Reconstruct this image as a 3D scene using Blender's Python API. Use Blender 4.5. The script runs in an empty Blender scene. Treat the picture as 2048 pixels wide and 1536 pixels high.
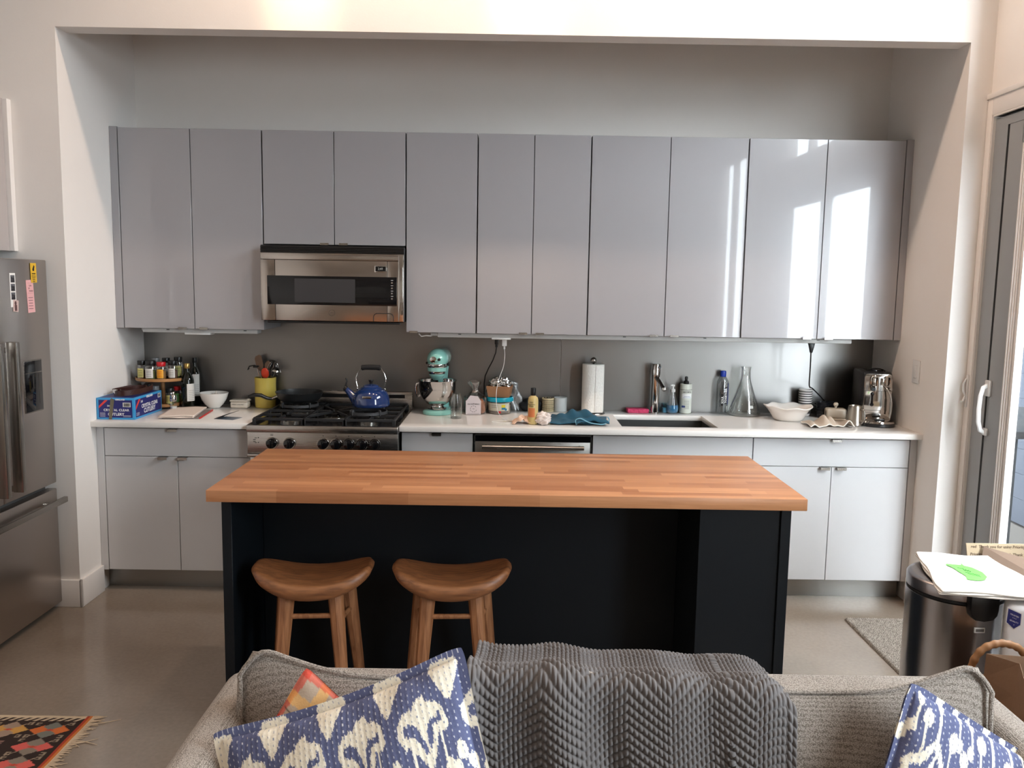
import bpy, bmesh, math, random
import numpy as np
from mathutils import Vector, Matrix, Euler
random.seed(7)
PI = math.pi
scene = bpy.context.scene
COL = scene.collection

# ---------------- camera ----------------
cam_data = bpy.data.cameras.new('camera')
cam = bpy.data.objects.new('camera', cam_data)
COL.objects.link(cam)
scene.camera = cam
cam_data.sensor_fit = 'HORIZONTAL'
cam_data.sensor_width = 36.0
cam_data.lens = 1679.1 / 2048 * 36.0
cam_data.clip_start = 0.05
RX = Vector((0.99986463, -0.0019651, 0.0163357))
DN = Vector((0.01599002, -0.11793112, -0.99289303))
FW = Vector((0.00387762, 0.99301983, -0.11788374))
M = Matrix.Identity(4)
for i in range(3):
    M[i][0] = RX[i]; M[i][1] = -DN[i]; M[i][2] = -FW[i]
M[0][3], M[1][3], M[2][3] = 2.1323, -4.8967, 1.6435
cam.matrix_world = M

# ---------------- view and world ----------------
scene.view_settings.view_transform = 'Standard'
scene.view_settings.look = 'None'
scene.view_settings.gamma = 1.0
scene.view_settings.use_curve_mapping = False
scene.view_settings.exposure = 0.38
scene.cycles.use_denoising = True
scene.cycles.max_bounces = 8
scene.cycles.diffuse_bounces = 4
scene.cycles.glossy_bounces = 4
scene.cycles.transmission_bounces = 8
scene.cycles.transparent_max_bounces = 12
scene.cycles.caustics_reflective = False
scene.cycles.caustics_refractive = False
scene.cycles.sample_clamp_indirect = 6.0
scene.cycles.use_adaptive_sampling = True
scene.cycles.adaptive_threshold = 0.02
world = bpy.data.worlds.new('overcast_sky')
scene.world = world
world.use_nodes = True
wn = world.node_tree.nodes; wl = world.node_tree.links
wn.clear()
w_out = wn.new('ShaderNodeOutputWorld'); w_bg = wn.new('ShaderNodeBackground')
w_tc = wn.new('ShaderNodeTexCoord'); w_sep = wn.new('ShaderNodeSeparateXYZ'); w_ramp = wn.new('ShaderNodeValToRGB')
wl.new(w_tc.outputs['Generated'], w_sep.inputs[0]); wl.new(w_sep.outputs['Z'], w_ramp.inputs[0])
w_ramp.color_ramp.elements[0].position = 0.0; w_ramp.color_ramp.elements[0].color = (0.80, 0.88, 0.95, 1)
w_ramp.color_ramp.elements[1].position = 0.6; w_ramp.color_ramp.elements[1].color = (0.90, 0.96, 1.0, 1)
wl.new(w_ramp.outputs[0], w_bg.inputs[0]); w_bg.inputs[1].default_value = 22.0
wl.new(w_bg.outputs[0], w_out.inputs[0])

def portal(loc, rot, sx, sy):
    l = bpy.data.lights.new('window_portal', 'AREA'); l.shape = 'RECTANGLE'; l.size = sx; l.size_y = sy
    l.cycles.is_portal = True
    o = bpy.data.objects.new('window_portal', l); COL.objects.link(o)
    o.location = loc; o.rotation_euler = rot
    return o
# openings of the right wall (light travels to -X)
portal((4.60, -1.95, 1.25), (0, PI/2, 0), 2.4, 2.1)
portal((4.60, -2.1, 3.15), (0, PI/2, 0), 1.0, 1.8)
portal((4.60, -4.6, 1.9), (0, PI/2, 0), 2.2, 1.2)

portal((2.0, -9.25, 1.72), (PI/2, 0, 0), 4.0, 1.85)

def spot(x, y, z, power, color, size=1.1, blend=0.6, radius=0.05):
    l = bpy.data.lights.new('downlight_or_fill', 'SPOT'); l.energy = power; l.color = color
    l.spot_size = size; l.spot_blend = blend; l.shadow_soft_size = radius
    o = bpy.data.objects.new('downlight_or_fill', l); COL.objects.link(o)
    o.location = (x, y, z); o.rotation_euler = (0, 0, 0)
    return o
WARM = (1.0, 0.75, 0.58)
DOWNLIGHTS = [(1.14, -1.36), (2.19, -1.36), (3.24, -1.36)]
for x, y in DOWNLIGHTS:
    spot(x, y, 3.86, 41, WARM, 2.5, 0.6)
# the first two fittings carry a second narrow beam tilted at the header wall
for x, y in DOWNLIGHTS[:2]:
    o_ = spot(x, y, 3.85, 60, (1.0, 0.74, 0.46), 0.42, 1.0)
    o_.rotation_euler = (Vector((x, -0.83, 3.0)) - Vector((x, y, 3.85))).to_track_quat('-Z', 'Y').to_euler()
# warm fill spots added behind the camera, with no fittings of their own
FILL_SPOTS = [(0.4, -4.4), (2.6, -4.4), (0.4, -6.6), (2.6, -6.6)]
for x, y in FILL_SPOTS:
    spot(x, y, 3.86, 36, (1.0, 0.76, 0.58), 2.4, 0.9, 0.08)

# ---------------- materials ----------------
def lin(c):
    c = c / 255.0
    return c / 12.92 if c <= 0.04045 else ((c + 0.055) / 1.055) ** 2.4
def rgb(r, g, b):
    return (lin(r), lin(g), lin(b), 1.0)
MATS = {}
def mat(name, col, rough=0.5, metal=0.0, spec=0.5, noise=0.0, nscale=20.0, bump=0.0, bscale=60.0, coat=0.0,
        trans=0.0, ior=1.45, alpha=1.0, emit=None, estr=0.0, sheen=0.0, stretch=None, aniso=0.0, rough_noise=0.0):
    if name in MATS: return MATS[name]
    m = bpy.data.materials.new(name); m.use_nodes = True
    nt = m.node_tree; n = nt.nodes; L = nt.links
    b = n['Principled BSDF']
    b.inputs['Base Color'].default_value = col
    b.inputs['Roughness'].default_value = rough
    b.inputs['Metallic'].default_value = metal
    b.inputs['Specular IOR Level'].default_value = spec
    b.inputs['IOR'].default_value = ior
    if coat: b.inputs['Coat Weight'].default_value = coat; b.inputs['Coat Roughness'].default_value = 0.03
    if trans: b.inputs['Transmission Weight'].default_value = trans
    if alpha < 1: b.inputs['Alpha'].default_value = alpha
    if sheen: b.inputs['Sheen Weight'].default_value = sheen
    if aniso: b.inputs['Anisotropic'].default_value = aniso
    if emit: b.inputs['Emission Color'].default_value = emit; b.inputs['Emission Strength'].default_value = estr
    tc = n.new('ShaderNodeTexCoord'); mp = n.new('ShaderNodeMapping')
    L.new(tc.outputs['Object'], mp.inputs[0])
    if stretch: mp.inputs['Scale'].default_value = stretch
    nz = n.new('ShaderNodeTexNoise'); nz.inputs['Scale'].default_value = nscale; nz.inputs['Detail'].default_value = 4
    L.new(mp.outputs[0], nz.inputs[0])
    mx = n.new('ShaderNodeMix'); mx.data_type = 'RGBA'
    k = max(noise, 0.01)
    mx.inputs[6].default_value = (col[0]*(1-k), col[1]*(1-k), col[2]*(1-k), 1)
    mx.inputs[7].default_value = (min(1, col[0]*(1+k)), min(1, col[1]*(1+k)), min(1, col[2]*(1+k)), 1)
    L.new(nz.outputs['Fac'], mx.inputs[0]); L.new(mx.outputs[2], b.inputs['Base Color'])
    if rough_noise:
        mr = n.new('ShaderNodeMapRange'); mr.inputs[3].default_value = max(0, rough-rough_noise); mr.inputs[4].default_value = rough+rough_noise
        L.new(nz.outputs['Fac'], mr.inputs[0]); L.new(mr.outputs[0], b.inputs['Roughness'])
    if bump:
        n2 = n.new('ShaderNodeTexNoise'); n2.inputs['Scale'].default_value = bscale; n2.inputs['Detail'].default_value = 3
        L.new(mp.outputs[0], n2.inputs[0])
        bp = n.new('ShaderNodeBump'); bp.inputs['Strength'].default_value = bump; bp.inputs['Distance'].default_value = 0.01
        L.new(n2.outputs['Fac'], bp.inputs['Height']); L.new(bp.outputs[0], b.inputs['Normal'])
    MATS[name] = m
    return m
def vcol_mat(name, rough=0.8, bump=0.0, bscale=200.0, sheen=0.0):
    m = bpy.data.materials.new(name); m.use_nodes = True
    n = m.node_tree.nodes; L = m.node_tree.links; b = n['Principled BSDF']
    a = n.new('ShaderNodeAttribute'); a.attribute_name = 'pattern'
    L.new(a.outputs['Color'], b.inputs['Base Color'])
    b.inputs['Roughness'].default_value = rough; b.inputs['Specular IOR Level'].default_value = 0.2
    if sheen: b.inputs['Sheen Weight'].default_value = sheen
    if bump:
        tc = n.new('ShaderNodeTexCoord')
        n2 = n.new('ShaderNodeTexNoise'); n2.inputs['Scale'].default_value = bscale
        L.new(tc.outputs['Object'], n2.inputs[0])
        bp = n.new('ShaderNodeBump'); bp.inputs['Strength'].default_value = bump; bp.inputs['Distance'].default_value = 0.004
        L.new(n2.outputs['Fac'], bp.inputs['Height']); L.new(bp.outputs[0], b.inputs['Normal'])
    return m
def thin_glass(name, tint=(1, 1, 1, 1), refl=0.08, rough=0.0):
    if name in MATS: return MATS[name]
    m = bpy.data.materials.new(name); m.use_nodes = True
    n = m.node_tree.nodes; L = m.node_tree.links; n.clear()
    o = n.new('ShaderNodeOutputMaterial'); t = n.new('ShaderNodeBsdfTransparent'); g = n.new('ShaderNodeBsdfGlossy')
    f = n.new('ShaderNodeLayerWeight'); mr = n.new('ShaderNodeMapRange'); mx = n.new('ShaderNodeMixShader')
    t.inputs[0].default_value = tint; g.inputs['Roughness'].default_value = rough
    f.inputs[0].default_value = 0.35
    mr.inputs[3].default_value = refl * 0.6; mr.inputs[4].default_value = min(1, refl * 8)
    L.new(f.outputs['Facing'], mr.inputs[0]); L.new(mr.outputs[0], mx.inputs[0])
    L.new(t.outputs[0], mx.inputs[1]); L.new(g.outputs[0], mx.inputs[2]); L.new(mx.outputs[0], o.inputs[0])
    MATS[name] = m
    return m

m_wall = mat('white_wall_paint', rgb(238, 233, 228), 0.6, noise=0.01, bump=0.03, bscale=120)
m_trim = mat('white_trim_paint', rgb(232, 227, 223), 0.4)
m_ceiling = mat('ceiling_paint', rgb(235, 232, 228), 0.8)
m_upper = mat('grey_gloss_lacquer', rgb(160, 158, 161), 0.3, spec=0.9, coat=0.7)
m_base = mat('white_satin_lacquer', rgb(206, 205, 206), 0.3, spec=0.5)
m_gap_shade = mat('dark_gap_shade', rgb(50, 48, 47), 0.6)  # dark tone for the shade painted into cabinet door gaps
m_steel = mat('brushed_steel', rgb(168, 163, 158), 0.26, metal=1.0, noise=0.06, nscale=6, stretch=(1, 1, 120), rough_noise=0.06)
m_steel_h = mat('brushed_steel_sheet', rgb(150, 147, 143), 0.34, metal=1.0, noise=0.05, nscale=4, stretch=(1, 1, 60), rough_noise=0.05)
m_splash = mat('matte_steel_backsplash', rgb(140, 138, 136), 0.34, metal=1.0, noise=0.05, nscale=2, rough_noise=0.05)
m_chrome = mat('polished_chrome', rgb(200, 198, 196), 0.06, metal=1.0)
m_satin = mat('satin_nickel', rgb(170, 166, 160), 0.25, metal=1.0)
m_quartz = mat('white_quartz', rgb(232, 229, 225), 0.16, noise=0.015, nscale=200, spec=0.5)
m_black_gloss = mat('black_gloss', rgb(14, 14, 16), 0.06, spec=0.5)
m_black = mat('black_plastic', rgb(18, 18, 19), 0.35)
m_black_matte = mat('black_matte', rgb(22, 22, 23), 0.7)
m_iron = mat('cast_iron', rgb(30, 31, 33), 0.5, bump=0.15, bscale=300)
m_navy = mat('dark_navy_paint', rgb(14, 19, 24), 0.45, spec=0.3)
m_white_plastic = mat('white_plastic', rgb(225, 224, 222), 0.35)
m_paper = mat('white_paper', rgb(235, 232, 228), 0.8)
m_white_ink = mat('white_ink', rgb(235, 235, 235), 0.6)
m_black_ink = mat('black_ink', rgb(20, 20, 22), 0.6)
m_pane = thin_glass('window_glass', (0.97, 0.98, 0.98, 1), 0.02)
m_glass = mat('clear_glass', (0.97, 0.985, 0.98, 1), 0.0, trans=1.0, ior=1.45)
m_clear = thin_glass('clear_vessel', (0.965, 0.98, 0.975, 1), 0.10)

# ---------------- mesh helpers ----------------
class MB:
    def __init__(s):
        s.bm = bmesh.new(); s.mats = []
    def _add(s, t, m=None, mi=0):
        if m is not None: t.transform(m)
        for f in t.faces: f.material_index = mi
        me = bpy.data.meshes.new('tmp'); t.to_mesh(me); t.free()
        s.bm.from_mesh(me); bpy.data.meshes.remove(me)
        return s
    def box(s, x0, y0, z0, x1, y1, z1, b=0.0, seg=2, mi=0, m=None):
        t = bmesh.new(); bmesh.ops.create_cube(t, size=1.0)
        t.transform(Matrix.Translation(((x0+x1)/2, (y0+y1)/2, (z0+z1)/2)) @ Matrix.Diagonal((abs(x1-x0), abs(y1-y0), abs(z1-z0), 1)))
        if b > 0: bmesh.ops.bevel(t, geom=t.edges[:], offset=b, segments=seg, profile=0.5, affect='EDGES')
        return s._add(t, m, mi)
    def lathe(s, prof, x=0, y=0, z=0, seg=28, mi=0, m=None, sx=1, sy=1, cap=True):
        t = bmesh.new(); rings = []
        for r, h in prof:
            if r < 1e-5: rings.append([t.verts.new((0, 0, h))])
            else: rings.append([t.verts.new((r*sx*math.cos(2*PI*i/seg), r*sy*math.sin(2*PI*i/seg), h)) for i in range(seg)])
        for a, b in zip(rings, rings[1:]):
            for i in range(seg):
                j = (i+1) % seg
                if len(a) == 1 and len(b) == 1: continue
                if len(a) == 1: t.faces.new((a[0], b[i], b[j]))
                elif len(b) == 1: t.faces.new((a[i], a[j], b[0]))
                else: t.faces.new((a[i], a[j], b[j], b[i]))
        if cap:
            if len(rings[0]) > 1: t.faces.new(rings[0][::-1])
            if len(rings[-1]) > 1: t.faces.new(rings[-1])
        bmesh.ops.recalc_face_normals(t, faces=t.faces[:])
        mm = Matrix.Translation((x, y, z))
        return s._add(t, (m @ mm) if m is not None else mm, mi)
    def cyl(s, x, y, z0, z1, r, seg=28, r1=None, b=0.0, mi=0, m=None):
        r1 = r if r1 is None else r1
        if b > 0: prof = [(r-b, z0), (r, z0+b), (r1, z1-b), (r1-b, z1)]
        else: prof = [(r, z0), (r1, z1)]
        return s.lathe(prof, x, y, 0, seg, mi, m)
    def tube(s, pts, r, seg=10, mi=0, closed=False, m=None, radii=None, cap=True, flat=1.0):
        pts = [Vector(p) for p in pts]; t = bmesh.new(); rings = []; n = len(pts)
        prev = None
        for i, p in enumerate(pts):
            if closed: d = pts[(i+1) % n] - pts[i-1]
            else: d = pts[min(i+1, n-1)] - pts[max(i-1, 0)]
            d = d.normalized() if d.length > 1e-9 else Vector((0, 0, 1))
            if prev is None:
                a = Vector((0, 0, 1)) if abs(d.z) < 0.9 else Vector((1, 0, 0))
                u = d.cross(a).normalized()
            else:
                u = prev - d * prev.dot(d)
                u = u.normalized() if u.length > 1e-6 else d.orthogonal().normalized()
            v = d.cross(u); prev = u
            rr = radii[i] if radii else r
            rings.append([t.verts.new(p + u*rr*math.cos(2*PI*k/seg) + v*rr*flat*math.sin(2*PI*k/seg)) for k in range(seg)])
        pairs = list(zip(rings, rings[1:])) + ([(rings[-1], rings[0])] if closed else [])
        for a, b in pairs:
            for k in range(seg): t.faces.new((a[k], a[(k+1) % seg], b[(k+1) % seg], b[k]))
        if cap and not closed: t.faces.new(rings[0][::-1]); t.faces.new(rings[-1])
        bmesh.ops.recalc_face_normals(t, faces=t.faces[:])
        return s._add(t, m, mi)
    def prism(s, poly, h0, h1, axis='z', mi=0, m=None, b=0.0):
        t = bmesh.new()
        vs = [t.verts.new((p[0], p[1], h0)) for p in poly]; f = t.faces.new(vs)
        r = bmesh.ops.extrude_face_region(t, geom=[f])
        for v in [g for g in r['geom'] if isinstance(g, bmesh.types.BMVert)]: v.co.z = h1
        bmesh.ops.recalc_face_normals(t, faces=t.faces[:])
        if b > 0: bmesh.ops.bevel(t, geom=t.edges[:], offset=b, segments=2, profile=0.5, affect='EDGES')
        if axis == 'y': t.transform(Matrix(((1, 0, 0, 0), (0, 0, 1, 0), (0, 1, 0, 0), (0, 0, 0, 1))))   # poly in XZ, extruded along Y
        if axis == 'x': t.transform(Matrix(((0, 0, 1, 0), (1, 0, 0, 0), (0, 1, 0, 0), (0, 0, 0, 1))))   # poly in YZ, extruded along X
        bmesh.ops.recalc_face_normals(t, faces=t.faces[:])
        return s._add(t, m, mi)
    def sphere(s, x, y, z, r, sx=1, sy=1, sz=1, mi=0, seg=20, m=None):
        t = bmesh.new(); bmesh.ops.create_uvsphere(t, u_segments=seg, v_segments=max(6, seg//2), radius=r)
        mm = Matrix.Translation((x, y, z)) @ Matrix.Diagonal((sx, sy, sz, 1))
        return s._add(t, (m @ mm) if m is not None else mm, mi)
    def grid(s, f, nu, nv, mi=0, m=None, wrap=False):
        t = bmesh.new(); G = [[t.verts.new(f(i/nu, j/nv)) for j in range(nv+1)] for i in range(nu if wrap else nu+1)]
        for i in range(nu):
            for j in range(nv):
                a = G[i]; b = G[(i+1) % len(G)]
                t.faces.new((a[j], b[j], b[j+1], a[j+1]))
        return s._add(t, m, mi)
    def text(s, body, size, m, depth=0.0004, mi=0, align='CENTER', bold=0.0, sx=1.0, space=1.0):
        c = bpy.data.curves.new('t', 'FONT'); c.body = body; c.size = size; c.extrude = depth; c.align_x = align; c.align_y = 'CENTER'
        c.offset = bold; c.resolution_u = 3; c.space_character = space
        o = bpy.data.objects.new('t', c); me = bpy.data.meshes.new_from_object(o)
        me.transform(m @ Matrix.Diagonal((sx, 1, 1, 1)))
        for p in me.polygons: p.material_index = mi
        s.bm.from_mesh(me)
        bpy.data.objects.remove(o); bpy.data.curves.remove(c); bpy.data.meshes.remove(me)
        return s
    def build(s, name, mats, parent=None, smooth=40, solid=0.0, sub=0, label=None):
        me = bpy.data.meshes.new(name)
        s.bm.to_mesh(me); s.bm.free()
        if not isinstance(mats, (list, tuple)): mats = [mats]
        for mm in mats: me.materials.append(mm)
        if smooth:
            me.shade_smooth(); me.set_sharp_from_angle(angle=math.radians(smooth))
        o = bpy.data.objects.new(name, me); COL.objects.link(o)
        if parent is not None: o.parent = parent
        if label: o['label'] = label
        if solid:
            md = o.modifiers.new('solid', 'SOLIDIFY'); md.thickness = solid; md.offset = 0
        if sub:
            md = o.modifiers.new('sub', 'SUBSURF'); md.levels = sub; md.render_levels = sub
        return o
def tag(o, label, cat, group=None, kind=None):
    o['label'] = label; o['category'] = cat
    if group: o['group'] = group
    if kind: o['kind'] = kind
    return o
def thing(name, label, cat, loc=(0, 0, 0), rz=0, group=None):
    o = bpy.data.objects.new(name, None); o.empty_display_size = 0.05; COL.objects.link(o)
    o.location = loc; o.rotation_euler = (0, 0, rz)
    return tag(o, label, cat, group)
def struct(o, label=None):
    o['kind'] = 'structure'
    if label: o['label'] = label
    return o
def copy_tree(o, parent=None):
    c = o.copy(); COL.objects.link(c); c.parent = parent
    for ch in [k for k in COL.objects if k.parent == o]: copy_tree(ch, c)
    return c
def XZ(x, y, z, rz=0):      # text plane standing upright, readable from -Y
    return Matrix.Translation((x, y, z)) @ Matrix.Rotation(rz, 4, 'Z') @ Matrix.Rotation(PI/2, 4, 'X')
def XY(x, y, z, rz=0):      # text plane lying flat, readable from above
    return Matrix.Translation((x, y, z)) @ Matrix.Rotation(rz, 4, 'Z')
def grid_mesh(name, P, mats, parent=None, colors=None, smooth=True, solid=0.0, close=False):
    """P: (nu, nv, 3) array -> mesh; colors: (nu, nv, 3) linear -> 'pattern' attribute"""
    nu, nv = P.shape[:2]
    idx = np.arange(nu*nv).reshape(nu, nv)
    F = np.stack([idx[:-1, :-1], idx[1:, :-1], idx[1:, 1:], idx[:-1, 1:]], -1).reshape(-1, 4)
    if close:
        F = np.concatenate([F, np.stack([idx[-1, :-1], idx[0, :-1], idx[0, 1:], idx[-1, 1:]], -1)])
    me = bpy.data.meshes.new(name)
    me.from_pydata(P.reshape(-1, 3).tolist(), [], F.tolist())
    if colors is not None:
        a = me.color_attributes.new('pattern', 'FLOAT_COLOR', 'POINT')
        c = np.ones((nu*nv, 4), dtype=np.float32); c[:, :3] = colors.reshape(-1, 3)
        a.data.foreach_set('color', c.ravel())
    if not isinstance(mats, (list, tuple)): mats = [mats]
    for mm in mats: me.materials.append(mm)
    if smooth: me.shade_smooth()
    o = bpy.data.objects.new(name, me); COL.objects.link(o)
    if parent is not None: o.parent = parent
    if solid:
        md = o.modifiers.new('solid', 'SOLIDIFY'); md.thickness = solid; md.offset = 0
    return o
# ================= the room =================
W = 4.261; CT = 0.914; AY = -0.83; ZC = 3.9; XR = 4.375; XL = -0.86
def floor_material():
    m = bpy.data.materials.new('polished_concrete'); m.use_nodes = True
    n = m.node_tree.nodes; L = m.node_tree.links; b = n['Principled BSDF']
    tc = n.new('ShaderNodeTexCoord')
    n1 = n.new('ShaderNodeTexNoise'); n1.inputs['Scale'].default_value = 1.3; n1.inputs['Detail'].default_value = 6
    n2 = n.new('ShaderNodeTexNoise'); n2.inputs['Scale'].default_value = 60; n2.inputs['Detail'].default_value = 4
    L.new(tc.outputs['Object'], n1.inputs[0]); L.new(tc.outputs['Object'], n2.inputs[0])
    r = n.new('ShaderNodeValToRGB')
    r.color_ramp.elements[0].position = 0.3; r.color_ramp.elements[0].color = rgb(134, 120, 106)
    r.color_ramp.elements[1].position = 0.72; r.color_ramp.elements[1].color = rgb(154, 141, 128)
    L.new(n1.outputs['Fac'], r.inputs[0])
    mx = n.new('ShaderNodeMix'); mx.data_type = 'RGBA'; mx.blend_type = 'MULTIPLY'; mx.inputs[0].default_value = 0.25
    L.new(r.outputs[0], mx.inputs[6]); L.new(n2.outputs['Fac'], mx.inputs[7]); L.new(mx.outputs[2], b.inputs['Base Color'])
    mr = n.new('ShaderNodeMapRange'); mr.inputs[3].default_value = 0.07; mr.inputs[4].default_value = 0.2
    L.new(n1.outputs['Fac'], mr.inputs[0]); L.new(mr.outputs[0], b.inputs['Roughness'])
    bp = n.new('ShaderNodeBump'); bp.inputs['Strength'].default_value = 0.04; bp.inputs['Distance'].default_value = 0.01
    L.new(n1.outputs['Fac'], bp.inputs['Height']); L.new(bp.outputs[0], b.inputs['Normal'])
    b.inputs['Specular IOR Level'].default_value = 0.5
    return m
struct(MB().box(XL-.2, -9.2, -0.1, XR+.15, 0.15, 0.0).build('floor', floor_material(), smooth=0), 'polished concrete floor')
struct(MB().box(XL-.2, -9.2, ZC, XR+.15, 0.15, ZC+.1).build('ceiling', m_ceiling, smooth=0))
struct(MB().box(-0.12, 0.0, 0, W+.12, 0.15, ZC).build('wall_back', m_wall, smooth=0))
# the wall the kitchen alcove is cut into, with its side cheeks and header
struct(MB().box(XL, AY, 0, 0.0, 0.0, ZC).build('wall_alcove_left', m_wall, smooth=0))
struct(MB().box(W, AY, 0, XR+.15, 0.0, ZC).build('wall_alcove_right', m_wall, smooth=0))
struct(MB().box(0.0, AY, 2.797, W, -0.72, ZC).build('wall_header', m_wall, smooth=0))
struct(MB().box(XL-.2, -9.2, 0, XL, 0.15, ZC).build('wall_left', m_wall, smooth=0))
# right wall with the sliding door, the window over it and a second window bay
T = 0.15
wr = MB()
wr.box(XR, AY, 0, XR+T, -0.885, ZC)
wr.box(XR, -3.0, 2.452, XR+T, -0.885, 2.64).box(XR, -3.0, 3.6, XR+T, -0.885, ZC).box(XR, -1.2, 2.64, XR+T, -0.885, 3.6)
wr.box(XR, -4.0, 0, XR+T, -3.0, ZC)
wr.box(XR, -5.2, 0, XR+T, -4.0, 0.8).box(XR, -5.2, 3.0, XR+T, -4.0, ZC)
wr.box(XR, -9.2, 0, XR+T, -5.2, ZC)
struct(wr.build('wall_right', m_wall, smooth=0))
wb = MB()
wb.box(XL, -9.2, 0, 0.0, -9.05, ZC).box(4.0, -9.2, 0, XR, -9.05, ZC).box(0.0, -9.2, 0, 4.0, -9.05, 0.8).box(0, -9.2, 2.65, 4.0, -9.05, ZC)
struct(wb.build('wall_front', m_wall, smooth=0))
def window(name, axis, pos, a0, a1, z0, z1, cols, fr=0.06, mul=0.05):
    """frame bars with one pane behind; axis 'x': wall of constant x"""
    f = MB()
    def bar(p0, p1, q0, q1, d=0.08):
        if axis == 'x': f.box(pos, p0, q0, pos+d, p1, q1, 0.004)
        else: f.box(p0, pos, q0, p1, pos+d, q1, 0.004)
    bar(a0, a1, z0, z0+fr); bar(a0, a1, z1-fr, z1); bar(a0, a0+fr, z0, z1); bar(a1-fr, a1, z0, z1)
    for i in range(1, cols):
        c = a0 + (a1-a0)*i/cols; bar(c-mul/2, c+mul/2, z0, z1, 0.06)
    o = struct(f.build(name, m_trim))
    g = MB()
    if axis == 'x': g.box(pos+.035, a0+.02, z0+.02, pos+.041, a1-.02, z1-.02)
    else: g.box(a0+.02, pos+.035, z0+.02, a1-.02, pos+.041, z1-.02)
    g.build('pane', m_pane, o, smooth=0)
    return o
window('window_1', 'x', XR+.04, -3.0, -1.2, 2.64, 3.6, 3)
wn2 = window('window_2', 'x', XR+.04, -5.2, -4.0, 0.8, 3.0, 2)
window('fill_window', 'y', -9.15, 0.0, 4.0, 0.8, 2.65, 4)  # unseen window added for fill light and reflections from behind the camera
msh = bpy.data.materials.new('fill_shade_fabric'); msh.use_nodes = True
n_ = msh.node_tree.nodes; n_.clear(); o_ = n_.new('ShaderNodeOutputMaterial'); a_ = n_.new('ShaderNodeBsdfDiffuse'); t_ = n_.new('ShaderNodeBsdfTranslucent'); x_ = n_.new('ShaderNodeMixShader')
a_.inputs[0].default_value = (.75, .73, .70, 1); t_.inputs[0].default_value = (.22, .20, .18, 1); x_.inputs[0].default_value = .5
msh.node_tree.links.new(a_.outputs[0], x_.inputs[1]); msh.node_tree.links.new(t_.outputs[0], x_.inputs[2]); msh.node_tree.links.new(x_.outputs[0], o_.inputs[0])
rs = MB().box(.02, -9.055, .82, 3.98, -9.053, 2.64).build('fill_shade', msh, smooth=0); tag(rs, 'translucent shade added over the unseen rear window to diffuse fill light', 'light diffuser')  # added, unseen: softens the fill light through the rear window
# baseboards
struct(MB().box(XL, AY-.014, 0, 0.016, AY-.0002, 0.14, 0.003).box(0.0002, AY-.014, 0, 0.016, -.61, 0.14, 0.003).build('baseboard_left', m_trim))
struct(MB().box(W-.016, AY-.014, 0, XR-.02, AY-.0002, 0.14, 0.003).box(W-.016, AY-.014, 0, W-.0002, -.61, 0.14, 0.003).build('baseboard_right', m_trim))
# sliding door on the right
m_door_grey = mat('grey_door_frame', rgb(150, 153, 155), 0.4)
door = bpy.data.objects.new('door_1', None); COL.objects.link(door); struct(door, 'sliding glass door with white casing in the right wall')
XD = XR+.001
c = MB()
c.box(XR-.014, -0.875, 0, XR, AY-.002, 2.55, 0.002).box(XR-.006, -0.884, 0, XR+.01, -0.874, 2.50, 0.002)
c.box(XR-.014, -3.1, 2.46, XR, -0.875, 2.55, 0.002).box(XR-.022, -3.1, 2.538, XR, AY-.002, 2.562, 0.002).box(XR-.014, -3.1, 0, XR, -3.01, 2.55, 0.002)
c.build('casing', m_trim, door)
MB().box(XR-.0135, -0.887, 0.0, XR+.001, -0.8845, 2.46).box(XR-.013, -3.0, 2.452, XR+.02, -0.887, 2.4595).build('jamb', m_trim, door)
fr = MB()
fr.box(XD, -0.985, 0, XD+.150, -0.887, 2.44).box(XD, -3.0, 2.40, XD+.08, -0.985, 2.44).box(XD, -3.0, 0, XD+.08, -0.985, 0.05)
fr.build('outer_frame', m_door_grey, door)
MB().box(XD+.002, -0.997, 0.05, XD+.06, -0.985, 2.40).build('seal', m_black_matte, door)
st = MB()
st.box(XD+.002, -1.107, 0.05, XD+.05, -0.997, 2.40, .002).box(XD+.002, -1.98, 0.05, XD+.05, -1.88, 2.40, .002)
st.box(XD+.002, -1.90, 0.05, XD+.05, -1.1, 0.16, .002).box(XD+.002, -1.9, 2.30, XD+.05, -1.1, 2.40, .002)
st.box(XD+.03, -3.0, 0.05, XD+.08, -2.90, 2.40, .002).box(XD+.03, -3.0, 0.05, XD+.08, -1.9, 0.16, .002).box(XD+.03, -3.0, 2.3, XD+.08, -1.9, 2.4, .002)
st.build('sash_frame', m_door_grey, door)
bd = MB()
for a, b_, dx in ((-1.116, -1.1075, 0.0), (-1.128, -1.119, .004), (-1.140, -1.131, .008), (-1.163, -1.145, .012)):
    bd.box(XD+dx+.002, a, 0.16, XD+.05, b_, 2.30, .001)
bd.build('glazing_bead', m_trim, door)
MB().box(XD+.03, -1.88, 0.15, XD+.036, -1.13, 2.31).box(XD+.06, -2.92, 0.15, XD+.066, -1.9, 2.31).build('pane', m_pane, door, smooth=0)
h = MB()
hp = [(XD-.002, -1.010, 1.215), (XD-.03, -1.013, 1.20), (XD-.042, -1.017, 1.16), (XD-.045, -1.018, 1.10), (XD-.042, -1.017, 1.04), (XD-.03, -1.015, 1.0), (XD-.002, -1.013, 0.985)]
h.tube(hp, 0.008, 8, flat=1.4).box(XD-.012, -1.030, 1.16, XD+.002, -0.990, 1.235, .004).box(XD-.012, -1.030, 0.975, XD+.002, -1.0, 1.01, .004)
h.build('handle', m_white_plastic, door)
l2 = MB(); XW = XR-.014
l2.box(XW-.006, -0.862, 1.085, XW, -0.842, 1.245, .005)
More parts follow.
